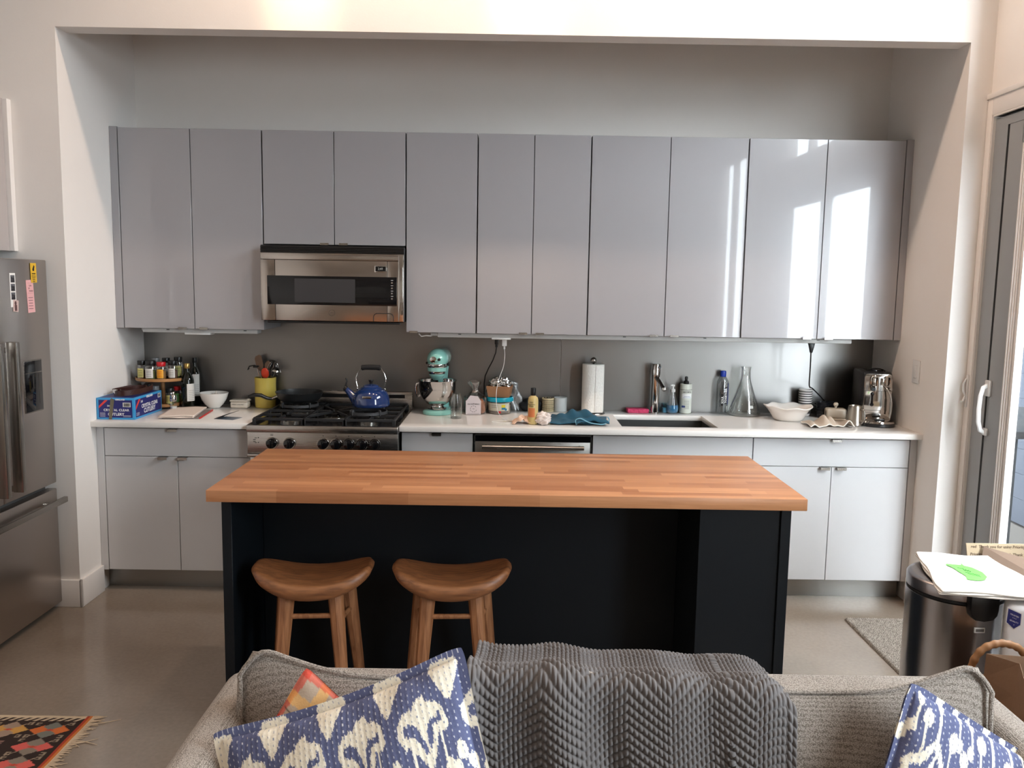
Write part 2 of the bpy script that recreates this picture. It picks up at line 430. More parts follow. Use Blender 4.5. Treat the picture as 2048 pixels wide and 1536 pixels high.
l2.tube([(XW-.004, -.848, 1.225), (XW-.02, -.85, 1.20), (XW-.018, -.85, 1.165), (XW-.006, -.85, 1.14), (XW-.016, -.85, 1.115), (XW-.026, -.85, 1.112)], 0.005, 8)
l2.build('latch_hook', m_white_plastic, door)
# outside: neighbour's clapboard wall, deck and a table
m_siding = mat('grey_clapboard', rgb(48, 51, 57), 0.8, noise=0.08, nscale=3, spec=0.02)
sd = MB()
for i in range(17):
    z = -0.1 + i*0.19
    sd.prism([(6.02, z), (6.05, z), (6.03, z+.188), (6.02, z+.188)], -4.5, 4.0, 'y')
sd2 = sd.build('wall_neighbour', m_siding, smooth=0)
struct(sd2, 'grey clapboard wall outside the sliding door')
MBx = MB().box(6.05, -4.5, -.1, 6.2, 4.0, 3.2).build('sheathing', m_siding, sd2, smooth=0)
struct(MB().box(XR+T, -14, -0.25, 16, 6, -0.12).build('floor_terrace', mat('terrace_boards', rgb(60, 58, 56), 0.9, noise=.1, spec=0.02), smooth=0), 'terrace outside')
tb = thing('patio_table', 'grey patio table outside, behind the sliding door glass', 'table', (5.25, 0.05, -0.12))
MB().box(-.42, -.5, .98, .42, .5, 1.02, .004).build('table_top', mat('grey_patio', rgb(40, 42, 44), .8, spec=0.02), tb)
for sx in (-.38, .38):
    for sy in (-.46, .46): MB().box(sx-.02, sy-.02, 0, sx+.02, sy+.02, .98).build('leg', MATS['grey_patio'], tb)
# light switch on the right cheek
sw = thing('light_switch', 'white rocker light switch on the wall right of the espresso machine', 'switch', (W-.0005, -0.54, 1.225))
MB().box(-.006, -.038, -.06, 0, .038, .06, .003).build('cover_plate', m_white_plastic, sw)
MB().box(-.010, -.017, -.034, -.005, .017, .034, .002).box(-.011, -.01, -.031, -.009, .01, -.028).build('rocker', m_white_plastic, sw)
# recessed ceiling lights: thin trim ring around a lit lens
m_lens = mat('lit_lamp_lens', rgb(255, 240, 215), .5, emit=(1, .8, .6, 1), estr=6)
def downlight(x, y, lab):
    d = thing('recessed_light', lab, 'ceiling light', (x, y, ZC))
    MB().lathe([(.075, -.004), (.075, -.0005), (.058, -.0005), (.058, -.006), (.072, -.006)], cap=False).build('trim_ring', m_trim, d)
    MB().cyl(0, 0, -.003, -.001, .056).build('lens', m_lens, d)
for i, (x, y) in enumerate(DOWNLIGHTS):
    downlight(x, y, ['recessed ceiling light over the range', 'recessed ceiling light over the stand mixer', 'recessed ceiling light over the sink'][i])
# ================= cabinets =================
def tab_pull(x, y, z, w=0.045, up=False, parent=None, mt=None):
    """a folded edge pull: flat lip over the door edge and a short drop"""
    b = MB()
    if up:   # on top edge of a base door/drawer
        b.box(x-w/2, y-.022, z-.001, x+w/2, y+.002, z+.0015).box(x-w/2, y-.022, z-.012, x+w/2, y-.020, z+.001)
    else:
        b.box(x-w/2, y-.018, z-.0025, x+w/2, y+.004, z).box(x-w/2, y-.020, z-.0025, x+w/2, y-.018, z+.009)
    return b.build('handle', mt or m_satin, parent, smooth=0)
UY = -0.3345; UZ1 = 2.432; UZ0 = 1.376; DT = 0.019; G = 0.0018
def wall_cabinet(x0, xs, z0, label, pulls, filler=None):
    t = thing('wall_cabinet', label, 'cabinet', (0, 0, 0), 0, 'grey wall cabinets')
    x1 = xs[-1]
    MB().box(x0+.001, UY+DT+.002, z0+.002, x1-.001, -0.002, UZ1-.001).build('carcass', [m_upper if False else mat('grey_carcass', rgb(150, 149, 150), .4)], t, smooth=0)
    # dark reveal sheet standing in for the shade in the door gaps
    MB().box(x0+.004, UY+DT+.0005, z0+.006, x1-.004, UY+DT+.0018, UZ1-.004).build('gap_shade', m_gap_shade, t, smooth=0)
    a = x0
    for i, b in enumerate(xs):
        d = MB().box(a+G, UY, z0, b-G, UY+DT, UZ1, 0.0012, 1).build('door', m_upper, t)
        p = pulls[i]
        if p is not None: tab_pull(p, UY, z0, parent=d)
        a = b
    if filler:
        MB().box(filler[0], UY-.001, z0-.001, filler[1], UY+DT, UZ1+.006, .001, 1).build('filler_panel', m_upper, t)
    return t
wall_cabinet(0.043, [0.425, 0.803], UZ0, 'tall grey two-door wall cabinet left of the microwave', [0.365, 0.478], (0.001, 0.041))
wall_cabinet(0.806, [1.186, 1.567], 1.838, 'short grey two-door wall cabinet above the microwave', [1.135, 1.237])
wall_cabinet(1.570, [1.949], UZ0, 'single-door grey wall cabinet right of the microwave', [1.612])
wall_cabinet(1.952, [2.25, 2.551], UZ0, 'narrower grey two-door wall cabinet over the food tubs and paper towels', [2.205, 2.296])
wall_cabinet(2.554, [2.972, 3.386], UZ0, 'grey two-door wall cabinet over the sink', [2.915, 3.025])
wall_cabinet(3.389, [3.804, 4.221], UZ0, 'grey two-door wall cabinet over the espresso machine, reflecting windows', [3.745, 3.862], (4.223, W-.001))
# under-cabinet light and outlet strips
m_strip = mat('light_grey_strip', rgb(190, 190, 188), 0.4)
s1 = thing('under_cabinet_strip', 'short light grey power strip under the left wall cabinet', 'power strip', (0, 0, 0), 0, 'strips under the cabinets')
MB().box(.13, -.312, 1.352, .757, -.235, UZ0-.0005, .004).box(.12, -.30, 1.362, .16, -.24, UZ0-.0005, .003).build('housing', m_strip, s1)
MB().box(.36, -.316, 1.342, .50, -.24, 1.354, .004).build('outlet', m_white_plastic, s1)
for x in (.27, .69): MB().box(x-.008, -.3135, 1.366, x+.008, -.310, 1.370).build('clip', m_black, s1, smooth=0)
s2 = thing('under_cabinet_strip', 'long light grey power strip under the right run of wall cabinets', 'power strip', (0, 0, 0), 0, 'strips under the cabinets')
MB().box(1.74, -.312, 1.350, 4.005, -.235, UZ0-.0005, .004).box(1.70, -.30, 1.357, 1.76, -.24, 1.372, .003).box(1.74, -.3135, 1.357, 4.005, -.311, 1.3585).build('housing', m_strip, s2)
MB().box(2.035, -.318, 1.3425, 2.14, -.245, 1.352, .003).build('outlet', m_white_plastic, s2)
for x in (1.86, 2.76, 3.2, 3.82): MB().box(x-.008, -.3135, 1.366, x+.008, -.310, 1.370).build('clip', m_black, s2, smooth=0)
MB().tube([(1.635, -.29, 1.366), (1.65, -.295, 1.352), (1.675, -.295, 1.357), (1.70, -.29, 1.355), (1.715, -.28, 1.362)], .0035, 8).build('lead', m_white_plastic, s2)

# base cabinets
BY = -0.606; BZ0 = 0.116; BZ1 = 0.872; BD = 0.724
def base_cabinet(x0, x1, label, drawer, doors, pulls, dpull=None, x0f=None, x1f=None):
    t = thing('base_cabinet', label, 'cabinet', (0, 0, 0), 0, 'white base cabinets')
    MB().box(x0+.002, BY+DT+.002, 0.112, x1-.002, -0.01, 0.8815 if True else BZ1).build('carcass', m_base, t, smooth=0) if False else None
    sh = MB()   # an open box: sides, bottom, back (so a sink can hang in it)
    sh.box(x0+.002, BY+DT+.002, .112, x0+.02, -.004, .883).box(x1-.02, BY+DT+.002, .112, x1-.002, -.004, .883)
    sh.box(x0+.02, BY+DT+.002, .112, x1-.02, -.004, .13).box(x0+.02, -.016, .13, x1-.02, -.004, .883)
    sh.build('carcass', m_base, t, smooth=0)
    MB().box(x0+.004, BY+DT+.0005, .118, x1-.004, BY+DT+.0018, .880).build('gap_shade', m_gap_shade, t, smooth=0)  # dark sheet in place of the shade between the fronts
    if drawer:
        d = MB().box(x0+G, BY, BD+.003, x1-G, BY+DT, BZ1, .001, 1).build('drawer', m_base, t)
        if dpull: tab_pull(dpull, BY, BZ1, .048, True, d)
    a = x0
    for i, b in enumerate(doors):
        d = MB().box(a+G, BY, BZ0, b-G, BY+DT, BD if drawer else BZ1, .001, 1).build('door', m_base, t)
        if pulls[i]: tab_pull(pulls[i], BY, BD if drawer else BZ1, .048, True, d)
        a = b
    if x0f: MB().box(x0f[0], BY, BZ0-.003, x0f[1], BY+DT, .883, .001, 1).build('filler_panel', m_base, t)
    return t
base_cabinet(0.040, 0.798, 'white base cabinet with wide drawer and two doors, left of the range', True, [0.418, 0.798], [0.345, 0.448], 0.40, (0.001, 0.038))
base_cabinet(1.580, 1.952, 'narrow white base cabinet between range and dishwasher', True, [1.952], [1.90], 1.763)
base_cabinet(2.572, 3.406, 'white sink base cabinet right of the dishwasher', True, [2.989, 3.406], [2.93, 3.04])
base_cabinet(3.408, 4.222, 'white base cabinet with wide drawer at the right end', True, [3.822, 4.222], [3.782, 3.868], 3.835, (4.224, W-.001))
# steel toe kick: one continuous strip left, one right
tk = MB().box(0.003, -.53, 0.0005, 0.798, -.522, .111).build('toe_kick', m_steel_h); tag(tk, 'stainless toe kick strip under the left base cabinet', 'toe kick', 'toe kicks')
tk = MB().box(1.582, -.53, 0.0005, 3.42, -.522, .111).build('toe_kick', m_steel_h); tag(tk, 'stainless toe kick strip hidden mostly behind the island', 'toe kick', 'toe kicks')
tk = MB().box(3.4215, -.53, 0.0005, 4.243, -.522, .111).build('toe_kick', m_steel_h); tag(tk, 'stainless toe kick strip under the right end base cabinet', 'toe kick', 'toe kicks')
# backsplash
bs = thing('backsplash', 'matte stainless steel backsplash sheet behind the counter', 'backsplash')
MB().box(0.003, -.004, .9145, 2.4345, -.0005, 1.80).build('sheet', m_splash, bs, smooth=0)
MB().box(2.4365, -.004, .9145, W-.003, -.0005, 1.374).build('sheet', m_splash, bs, smooth=0)
# worktops
ctl = MB().box(.0005, -.660, .885, .8025, -.0055, CT, .002).build('countertop', m_quartz); tag(ctl, 'white quartz countertop left of the range', 'countertop', 'white quartz countertops')
def counter_with_hole(x0, x1, y0, y1, hx0, hx1, hy0, hy1, z0, z1):
    b = MB()
    t = bmesh.new()
    for z in (z0, z1):
        pass
    xs = [x0, hx0, hx1, x1]; ys = [y0, hy0, hy1, y1]
    V = {}
    for k, z in enumerate((z0, z1)):
        for i in range(4):
            for j in range(4): V[i, j, k] = t.verts.new((xs[i], ys[j], z))
    for i in range(3):
        for j in range(3):
            if i == 1 and j == 1: continue
            t.faces.new((V[i, j, 1], V[i+1, j, 1], V[i+1, j+1, 1], V[i, j+1, 1]))
            t.faces.new((V[i, j, 0], V[i, j+1, 0], V[i+1, j+1, 0], V[i+1, j, 0]))
    for i in range(3):
        t.faces.new((V[i, 0, 0], V[i+1, 0, 0], V[i+1, 0, 1], V[i, 0, 1]))
        t.faces.new((V[i, 3, 0], V[i, 3, 1], V[i+1, 3, 1], V[i+1, 3, 0]))
        t.faces.new((V[0, i, 0], V[0, i, 1], V[0, i+1, 1], V[0, i+1, 0]))
        t.faces.new((V[3, i, 0], V[3, i+1, 0], V[3, i+1, 1], V[3, i, 1]))
    t.faces.new((V[1, 1, 0], V[1, 1, 1], V[2, 1, 1], V[2, 1, 0])); t.faces.new((V[1, 2, 0], V[2, 2, 0], V[2, 2, 1], V[1, 2, 1]))
    t.faces.new((V[1, 1, 0], V[1, 2, 0], V[1, 2, 1], V[1, 1, 1])); t.faces.new((V[2, 1, 0], V[2, 1, 1], V[2, 2, 1], V[2, 2, 0]))
    bmesh.ops.recalc_face_normals(t, faces=t.faces[:])
    es = [e for e in t.edges if len(e.link_faces) == 2 and e.calc_face_angle(0) > 1]
    bmesh.ops.bevel(t, geom=es, offset=0.002, segments=2, profile=.5, affect='EDGES')
    return b._add(t)
SX0, SX1, SY0, SY1 = 2.730, 3.236, -.553, -.156
ctr = counter_with_hole(1.5755, W-.0005, -.660, -.0055, SX0, SX1, SY0, SY1, .885, CT).build('countertop', m_quartz)
tag(ctr, 'white quartz countertop with the sink cutout right of the range', 'countertop', 'white quartz countertops')
# white caulk bead along the splash
# sink
sk = thing('sink', 'undermount dark stainless sink below the counter cutout', 'sink')
b = MB(); z1 = .8845; z0 = .70; e = .006
b.box(SX0-e-.02, SY0-e-.02, z1-.002, SX1+e+.02, SY0-e, z1).box(SX0-e-.02, SY1+e, z1-.002, SX1+e+.02, SY1+e+.02, z1)
b.box(SX0-e-.02, SY0-e, z1-.002, SX0-e, SY1+e, z1).box(SX1+e, SY0-e, z1-.002, SX1+e+.02, SY1+e, z1)
b.box(SX0-e-.002, SY0-e-.002, z0, SX0-e, SY1+e+.002, z1-.002).box(SX1+e, SY0-e-.002, z0, SX1+e+.002, SY1+e+.002, z1-.002)
b.box(SX0-e, SY0-e-.002, z0, SX1+e, SY0-e, z1-.002).box(SX0-e, SY1+e, z0, SX1+e, SY1+e+.002, z1-.002)
b.box(SX0-e-.002, SY0-e-.002, z0-.002, SX1+e+.002, SY1+e+.002, z0)
b.build('basin', mat('dark_steel', rgb(120, 120, 118), .35, metal=1), sk, smooth=0)
MB().lathe([(.045, 0), (.045, .003), (.03, .003), (.02, .001)], 2.98, -.35, z0+.0005).build('drain', m_chrome, sk)

# ---------------- dishwasher ----------------
dw = thing('dishwasher', 'stainless dishwasher with dark top edge and bar handle under the counter', 'dishwasher')
MB().box(1.956, -.585, .112, 2.568, -.03, .880).build('body', m_black_matte, dw, smooth=0)
MB().box(1.962, -.612, .118, 2.562, -.586, .866, .003).build('door', m_steel_h, dw)
MB().box(1.957, -.618, .118, 1.9615, -.60, .874).box(2.5625, -.618, .118, 2.567, -.60, .874).box(1.957, -.618, .8665, 2.567, -.60, .874).build('trim_frame', m_steel, dw)
MB().box(1.963, -.6165, .835, 2.561, -.6125, .8662).build('control_strip', m_black_gloss, dw, smooth=0)
h = MB().tube([(2.0, -.655, .812), (2.524, -.655, .812)], .011, 14)
for x in (2.02, 2.504): h.tube([(x, -.613, .812), (x, -.655, .812)], .007, 10)
h.build('handle', m_steel, dw)

# ---------------- microwave ----------------
mw = thing('microwave', 'stainless over-the-range microwave with black glass band', 'microwave')
X0, X1, MY = .812, 1.567, -.42
MB().box(X0+.004, MY+.03, 1.430, X1-.002, -.004, 1.826, .003).box(X0+.03, MY+.005, 1.420, X1-.02, MY+.05, 1.431, .003).build('body', m_black, mw)
g = MB()
g.box(X0-.001, MY+.012, 1.790, X1+.002, MY+.03, 1.830)
for i in range(4): g.box(X0-.001, MY, 1.7925+i*.0085, X1+.002, MY+.013, 1.7975+i*.0085, .001)
g.build('vent_grille', m_black, mw, smooth=0)
m_mw = mat('microwave_steel', rgb(178, 170, 163), .2, metal=1, noise=.03, nscale=5, stretch=(1, 1, 90), rough_noise=.04)
MB().box(X0, MY, 1.7545, X1, MY+.029, 1.7895, .0015).build('top_panel', m_mw, mw)
dr = MB().box(X0, MY, 1.434, X0+.0745, MY+.029, 1.7525, .0015).box(X0+.0765, MY, 1.434, X1-.087, MY+.029, 1.7525, .0015).box(X1-.085, MY, 1.434, X1, MY+.029, 1.7525, .0015).build('door', m_mw, mw)
MB().box(X1-.028, MY-.002, 1.436, X1-.002, MY+.001, 1.786, .002).build('end_trim', m_chrome, mw)
MB().box(.847, MY-.006, 1.518, 1.532, MY-.0005, 1.670, .001).build('glass_band', m_black_gloss, dr)
MB().box(.992, MY-.0068, 1.532, 1.312, MY-.0061, 1.656, 0).build('window_mesh', mat('dark_mesh_glass', rgb(58, 58, 60), .15), dr, smooth=0)
b = MB()
for i in range(4): b.lathe([(.0055, 0), (.005, .003), (0, .004)], 0, 0, 0, 16, m=Matrix.Translation((1.507, MY-.0062, 1.640-i*.028)) @ Matrix.Rotation(PI/2, 4, 'X'))
b.build('button', m_chrome, dr, label='four small chrome buttons on the black band')
tx = MB()
for i in range(4): tx.box(1.501, MY-.0066, 1.6525-i*.028, 1.513, MY-.0061, 1.6545-i*.028)
tx.build('button_marks', m_white_ink, dr, smooth=0)
MB().box(1.414, MY-.003, 1.695, 1.478, MY-.0005, 1.730, .001).build('display_frame', m_chrome, dr)
MB().box(1.419, MY-.004, 1.700, 1.473, MY-.0031, 1.725).build('display', m_black_gloss, dr, smooth=0)
MB().text('2:41', .016, XZ(1.446, MY-.0045, 1.7125)).build('display_digits', mat('dim_digits', rgb(190, 195, 190), .5), dr, smooth=0)
b = MB().lathe([(.0165, 0), (.0165, .0006), (.015, .0006), (.015, 0)], m=Matrix.Translation((1.187, MY-.0002, 1.477)) @ Matrix.Rotation(PI/2, 4, 'X'), cap=False)
b.text('BTZ', .0085, XZ(1.187, MY-.0005, 1.478)).box(1.177, MY-.0008, 1.470, 1.197, MY-.0002, 1.471)
b.build('logo', mat('engraved_mark', rgb(62, 56, 52), .6), dr, smooth=0)
n = MB()
pts = [(1.408, 1.436)] + [(1.428-.02*math.cos(a), 1.458+.02*math.sin(a)) for a in np.linspace(0, PI/2, 6)] + [(1.493+.02*math.sin(a), 1.458+.02*math.cos(a)) for a in np.linspace(0, PI/2, 6)] + [(1.513, 1.436)]
n.tube([(x, MY-.0005, z) for x, z in pts], .0022, 6)
n.build('release_button', m_black, dr, label='rounded black outline of the door release')

# ---------------- range ----------------
rg = thing('gas_range', 'stainless gas range with black knobs between the counters', 'range')
RX0, RX1 = .8045, 1.5735
MB().box(RX0+.003, -.655, .02, RX1-.003, -.01, .872).build('body', m_steel_h, rg, smooth=0)
MB().box(RX0+.01, -.672, .22, RX1-.01, -.656, .745, .003).build('oven_door', m_steel, rg)
MB().box(RX0+.10, -.676, .32, RX1-.10, -.6725, .64, .001).build('oven_window', m_black_gloss, rg)
h = MB().tube([(RX0+.04, -.725, .69), (RX1-.04, -.725, .69)], .012, 14)
for x in (RX0+.07, RX1-.07): h.tube([(x, -.672, .69), (x, -.725, .69)], .008)
h.build('oven_handle', m_steel, rg)
MB().box(RX0+.001, -.683, .765, RX1-.001, -.656, .8765, .002).build('control_panel', m_steel, rg)
MB().box(RX0+.001, -.695, .750, RX1-.001, -.655, .764, .003).build('panel_trim', m_steel, rg)
ct = MB().box(RX0, -.698, .878, RX1, -.672, .914, .004).box(RX0, -.672, .874, RX1, -.01, .899, .001)
ct.box(RX0, -.672, .899, RX0+.018, -.06, .914, .002).box(RX1-.018, -.672, .899, RX1, -.06, .914, .002)
ct.build('cooktop', m_steel, rg)
MB().box(RX0+.02, -.668, .8992, RX1-.02, -.07, .9015).build('burner_tray', mat('black_enamel', rgb(25, 25, 27), .12), rg, smooth=0)
MB().box(RX0, -.06, .90, RX1, -.010, 1.010, .003).build('backguard', m_steel, rg)
MB().box(1.00, -.0615, .975, 1.53, -.0595, .996).build('vent_slot', m_black, rg, smooth=0)
for i, x in enumerate((.931, 1.020, 1.192, 1.257, 1.322, 1.388, 1.454)):
    k = MB().lathe([(.0295, 0), (.0305, .004), (.0295, .006)], m=Matrix.Translation((x, -.6835, .821)) @ Matrix.Rotation(PI/2, 4, 'X'))
    kk = k.build('knob_ring', m_chrome, rg)
    kb = MB().lathe([(.026, .006), (.026, .02), (.022, .028), (.012, .031), (0, .032)], m=Matrix.Translation((x, -.6835, .821)) @ Matrix.Rotation(PI/2, 4, 'X'))
    kb.box(x-.004, -.727, .800, x+.004, -.708, .842, .003)
    kb.build('knob', m_black_gloss, rg)
mk = MB()
for x in (1.192, 1.257, 1.322, 1.388, 1.454): mk.cyl(0, 0, 0, .0005, .0022, 8, m=Matrix.Translation((x, -.684, .862)) @ Matrix.Rotation(PI/2, 4, 'X'))
for z in (.836, .846): mk.box(.836, -.6845, z-.01, .848, -.684, z-.007)
mk.cyl(0, 0, 0, .0005, .0025, 8, m=Matrix.Translation((.862, -.684, .848)) @ Matrix.Rotation(PI/2, 4, 'X')).cyl(0, 0, 0, .0005, .0025, 8, m=Matrix.Translation((.862, -.684, .823)) @ Matrix.Rotation(PI/2, 4, 'X'))
mk.box(.844, -.6845, .845, .854, -.684, .8475).box(.844, -.6845, .8205, .854, -.684, .823)
mk.box(.924, -.6845, .866, .938, -.684, .8675).box(.924, -.6845, .8605, .938, -.684, .8625)
mk.build('panel_marks', m_black_ink, rg, smooth=0)
# burners
BUR = [(.985, -.21, .036), (.985, -.50, .045), (1.19, -.355, .055), (1.395, -.21, .045), (1.395, -.50, .04)]
for bx, by, br in BUR:
    u = MB().lathe([(br+.012, 0), (br+.012, .010), (br+.004, .016), (br, .016), (br-.004, .012)], bx, by, .9016, 28).build('burner', mat('burner_alloy', rgb(190, 186, 178), .25, metal=1), rg)
    MB().lathe([(br-.003, .013), (br-.002, .022), (br-.008, .026), (0, .027)], bx, by, .9016, 28).build('burner_cap', mat('cap_enamel', rgb(20, 20, 21), .18), u)
# cast iron grates
GZ = .9016; GT = .945
def bar(b, p, q, z0=GT-.014, z1=GT, w=.006):
    p = Vector(p); q = Vector(q); d = (q-p); L_ = d.length; a = math.atan2(d.y, d.x)
    b.box(0, -w, z0, L_, w, z1, .0015, 1, m=Matrix.Translation((p.x, p.y, 0)) @ Matrix.Rotation(a, 4, 'Z'))
for gx0, gx1 in ((.832, 1.082), (1.087, 1.292), (1.297, 1.547)):
    b = MB()
    y0, y1 = -.645, -.085
    for p, q in (((gx0, y0), (gx1, y0)), ((gx0, y1), (gx1, y1)), ((gx0, y0), (gx0, y1)), ((gx1, y0), (gx1, y1))): bar(b, (*p, 0), (*q, 0))
    ym = (y0+y1)/2
    cx = (gx0+gx1)/2
    cs = [-.21, -.50] if gx1-gx0 > .22 else [-.355]
    if len(cs) == 2: bar(b, (gx0, ym, 0), (gx1, ym, 0))
    for cy in cs:
        for ang in range(0, 360, 60 if len(cs) == 1 else 90):
            a = math.radians(ang); ca, sa = math.cos(a), math.sin(a)
            r1 = 10
            for lim, c0, d0 in ((gx1, cx, ca), (gx0, cx, ca)):
                if abs(d0) > 1e-3 and (lim-c0)/d0 > 0: r1 = min(r1, (lim-c0)/d0)
            ylo = ym if (cy > ym and len(cs) == 2) else y0
            yhi = ym if (cy < ym and len(cs) == 2) else y1
            for lim in (ylo, yhi):
                if abs(sa) > 1e-3 and (lim-cy)/sa > 0: r1 = min(r1, (lim-cy)/sa)
            bar(b, (cx+ca*.028, cy+sa*.028, 0), (cx+ca*r1, cy+sa*r1, 0))
    for x in (gx0, gx1):
        for y in (y0, y1, ym): b.box(x-.008, y-.008, GZ, x+.008, y+.008, GT-.005, .001, 1)
    b.build('grate', m_iron, rg)

# ---------------- island ----------------
def butcher():
    m = bpy.data.materials.new('beech_butcher_block'); m.use_nodes = True
    n = m.node_tree.nodes; L = m.node_tree.links; b = n['Principled BSDF']
    tc = n.new('ShaderNodeTexCoord'); mp = n.new('ShaderNodeMapping')
    L.new(tc.outputs['Object'], mp.inputs[0])
    sp = n.new('ShaderNodeSeparateXYZ'); L.new(mp.outputs[0], sp.inputs[0])
    def mth(op, a, b_=None):
        q = n.new('ShaderNodeMath'); q.operation = op
        for i_, v_ in enumerate((a, b_)):
            if v_ is None: continue
            if isinstance(v_, (int, float)): q.inputs[i_].default_value = v_
            else: L.new(v_, q.inputs[i_])
        return q.outputs[0]
    row = mth('FLOOR', mth('DIVIDE', sp.outputs['Y'], .0385))
    w1 = n.new('ShaderNodeTexWhiteNoise'); w1.noise_dimensions = '1D'; L.new(row, w1.inputs['W'])
    colm = mth('FLOOR', mth('ADD', mth('DIVIDE', sp.outputs['X'], .46), mth('MULTIPLY', w1.outputs['Value'], 7.0)))
    cb_ = n.new('ShaderNodeCombineXYZ'); L.new(row, cb_.inputs[0]); L.new(colm, cb_.inputs[1])
    w2 = n.new('ShaderNodeTexWhiteNoise'); w2.noise_dimensions = '2D'; L.new(cb_.outputs[0], w2.inputs['Vector'])
    br = n.new('ShaderNodeValToRGB')
    br.color_ramp.elements[0].position = 0.0; br.color_ramp.elements[0].color = rgb(162, 106, 70)
    br.color_ramp.elements[1].position = 1.0; br.color_ramp.elements[1].color = rgb(198, 142, 100)
    L.new(w2.outputs['Value'], br.inputs[0])
    mp2 = n.new('ShaderNodeMapping'); mp2.inputs['Scale'].default_value = (2.5, 60, 60); L.new(tc.outputs['Object'], mp2.inputs[0])
    nz = n.new('ShaderNodeTexNoise'); nz.inputs['Scale'].default_value = 2.0; nz.inputs['Detail'].default_value = 5; L.new(mp2.outputs[0], nz.inputs[0])
    r = n.new('ShaderNodeValToRGB'); r.color_ramp.elements[0].position = .3; r.color_ramp.elements[0].color = (.80, .76, .72, 1); r.color_ramp.elements[1].position = .7; r.color_ramp.elements[1].color = (1, 1, 1, 1)
    L.new(nz.outputs['Fac'], r.inputs[0])
    mx = n.new('ShaderNodeMix'); mx.data_type = 'RGBA'; mx.blend_type = 'MULTIPLY'; mx.inputs[0].default_value = 1
    L.new(br.outputs['Color'], mx.inputs[6]); L.new(r.outputs[0], mx.inputs[7]); L.new(mx.outputs[2], b.inputs['Base Color'])
    b.inputs['Roughness'].default_value = .38; b.inputs['Specular IOR Level'].default_value = .4
    return m
isl = thing('kitchen_island', 'dark navy kitchen island with an orange-brown butcher block top', 'island')
IX0, IX1, IY0, IY1 = 1.082, 3.184, -2.034, -1.289
MB().box(IX0, IY0, .872, IX1, IY1, CT, .002).build('worktop', butcher(), isl)
MB().box(1.122, -1.995, .0005, 1.157, -1.33, .8715, .001, 1).build('end_panel', m_navy, isl)
MB().box(3.108, -1.995, .0005, 3.143, -1.33, .8715, .001, 1).build('end_panel', m_navy, isl)
MB().box(1.158, -1.62, .0005, 2.82, -1.34, .8715, .001, 1).build('cabinet_body', m_navy, isl)
MB().box(2.821, -1.985, .0005, 3.107, -1.34, .8715, .001, 1).build('end_cabinet', m_navy, isl)
# ---------------- refrigerator ----------------
FX = -.084; m_fr = mat('fridge_steel', rgb(186, 178, 172), .3, metal=1, noise=.04, nscale=5, stretch=(1, 120, 1), rough_noise=.05)
fg = thing('refrigerator', 'stainless french-door refrigerator with water dispenser', 'refrigerator')
fy0, fy1, fym = -1.706, -.846, -1.275
MB().box(XL+.01, fy0+.004, .03, FX-.055, fy1-.004, 1.715, .003).build('body', mat('fridge_side', rgb(120, 118, 116), .45, metal=.5), fg)
MB().box(XL+.05, fy0+.02, .0005, FX-.08, fy1-.02, .03).build('base', m_black, fg, smooth=0)
d1 = MB().box(FX-.05, fym+.002, .640, FX, fy1, 1.722, .006).build('door', m_fr, fg)
d2 = MB().box(FX-.05, fy0, .640, FX, fym-.002, 1.722, .006).build('door', m_fr, fg)
dd = MB().box(FX-.05, fy0, .032, FX, fy1, .612, .006).build('freezer_drawer', m_fr, fg)
for d, y in ((d1, fym+.057), (d2, fym-.057)):
    h = MB().box(FX+.016, y-.016, .685, FX+.062, y+.016, 1.357, .004)
    for z in (.70, 1.32): h.box(FX, y-.012, z-.012, FX+.036, y+.012, z+.012, .002)
    h.build('handle', m_satin, d)
h = MB().box(FX+.035, fy0+.06, .545, FX+.055, fy1-.005, .572, .003)
for y in (fy0+.09, fy1-.12): h.box(FX, y-.012, .55, FX+.036, y+.012, .567, .002)
h.build('handle', m_satin, dd)
ds = MB().box(FX-.001, -1.080, 1.015, FX+.004, -.934, 1.258, .004).build('dispenser_frame', m_steel, d1)
MB().box(FX+.0005, -1.076, 1.019, FX+.0055, -.938, 1.254, .0015).build('dispenser', m_black_gloss, ds)
MB().box(FX+.0056, -1.075, 1.198, FX+.0066, -.939, 1.202).box(FX+.0056, -1.015, 1.13, FX+.0062, -1.012, 1.19).box(FX+.0056, -.965, 1.05, FX+.006, -.963, 1.19).build('dispenser_lines', m_satin, ds, smooth=0)
# cabinet above it
lc = thing('wall_cabinet', 'pale grey cabinet over the refrigerator at the left edge', 'cabinet', (0, 0, 0), 0, 'grey wall cabinets')
m_lc = mat('pale_grey_lacquer', rgb(178, 170, 167), .15)
MB().box(XL+.002, -1.75, 1.765, -.265, AY-.036, 2.46).build('carcass', m_lc, lc, smooth=0)
MB().box(-.263, -1.290, 1.762, -.243, AY-.036, 2.463, .001, 1).build('door', m_lc, lc)
MB().box(-.263, -1.75, 1.762, -.243, -1.294, 2.463, .001, 1).build('door', m_lc, lc)
MB().box(XL+.002, AY-.034, 1.762, -.222, AY-.0008, 2.463, .001, 1).build('side_panel', m_trim, lc)
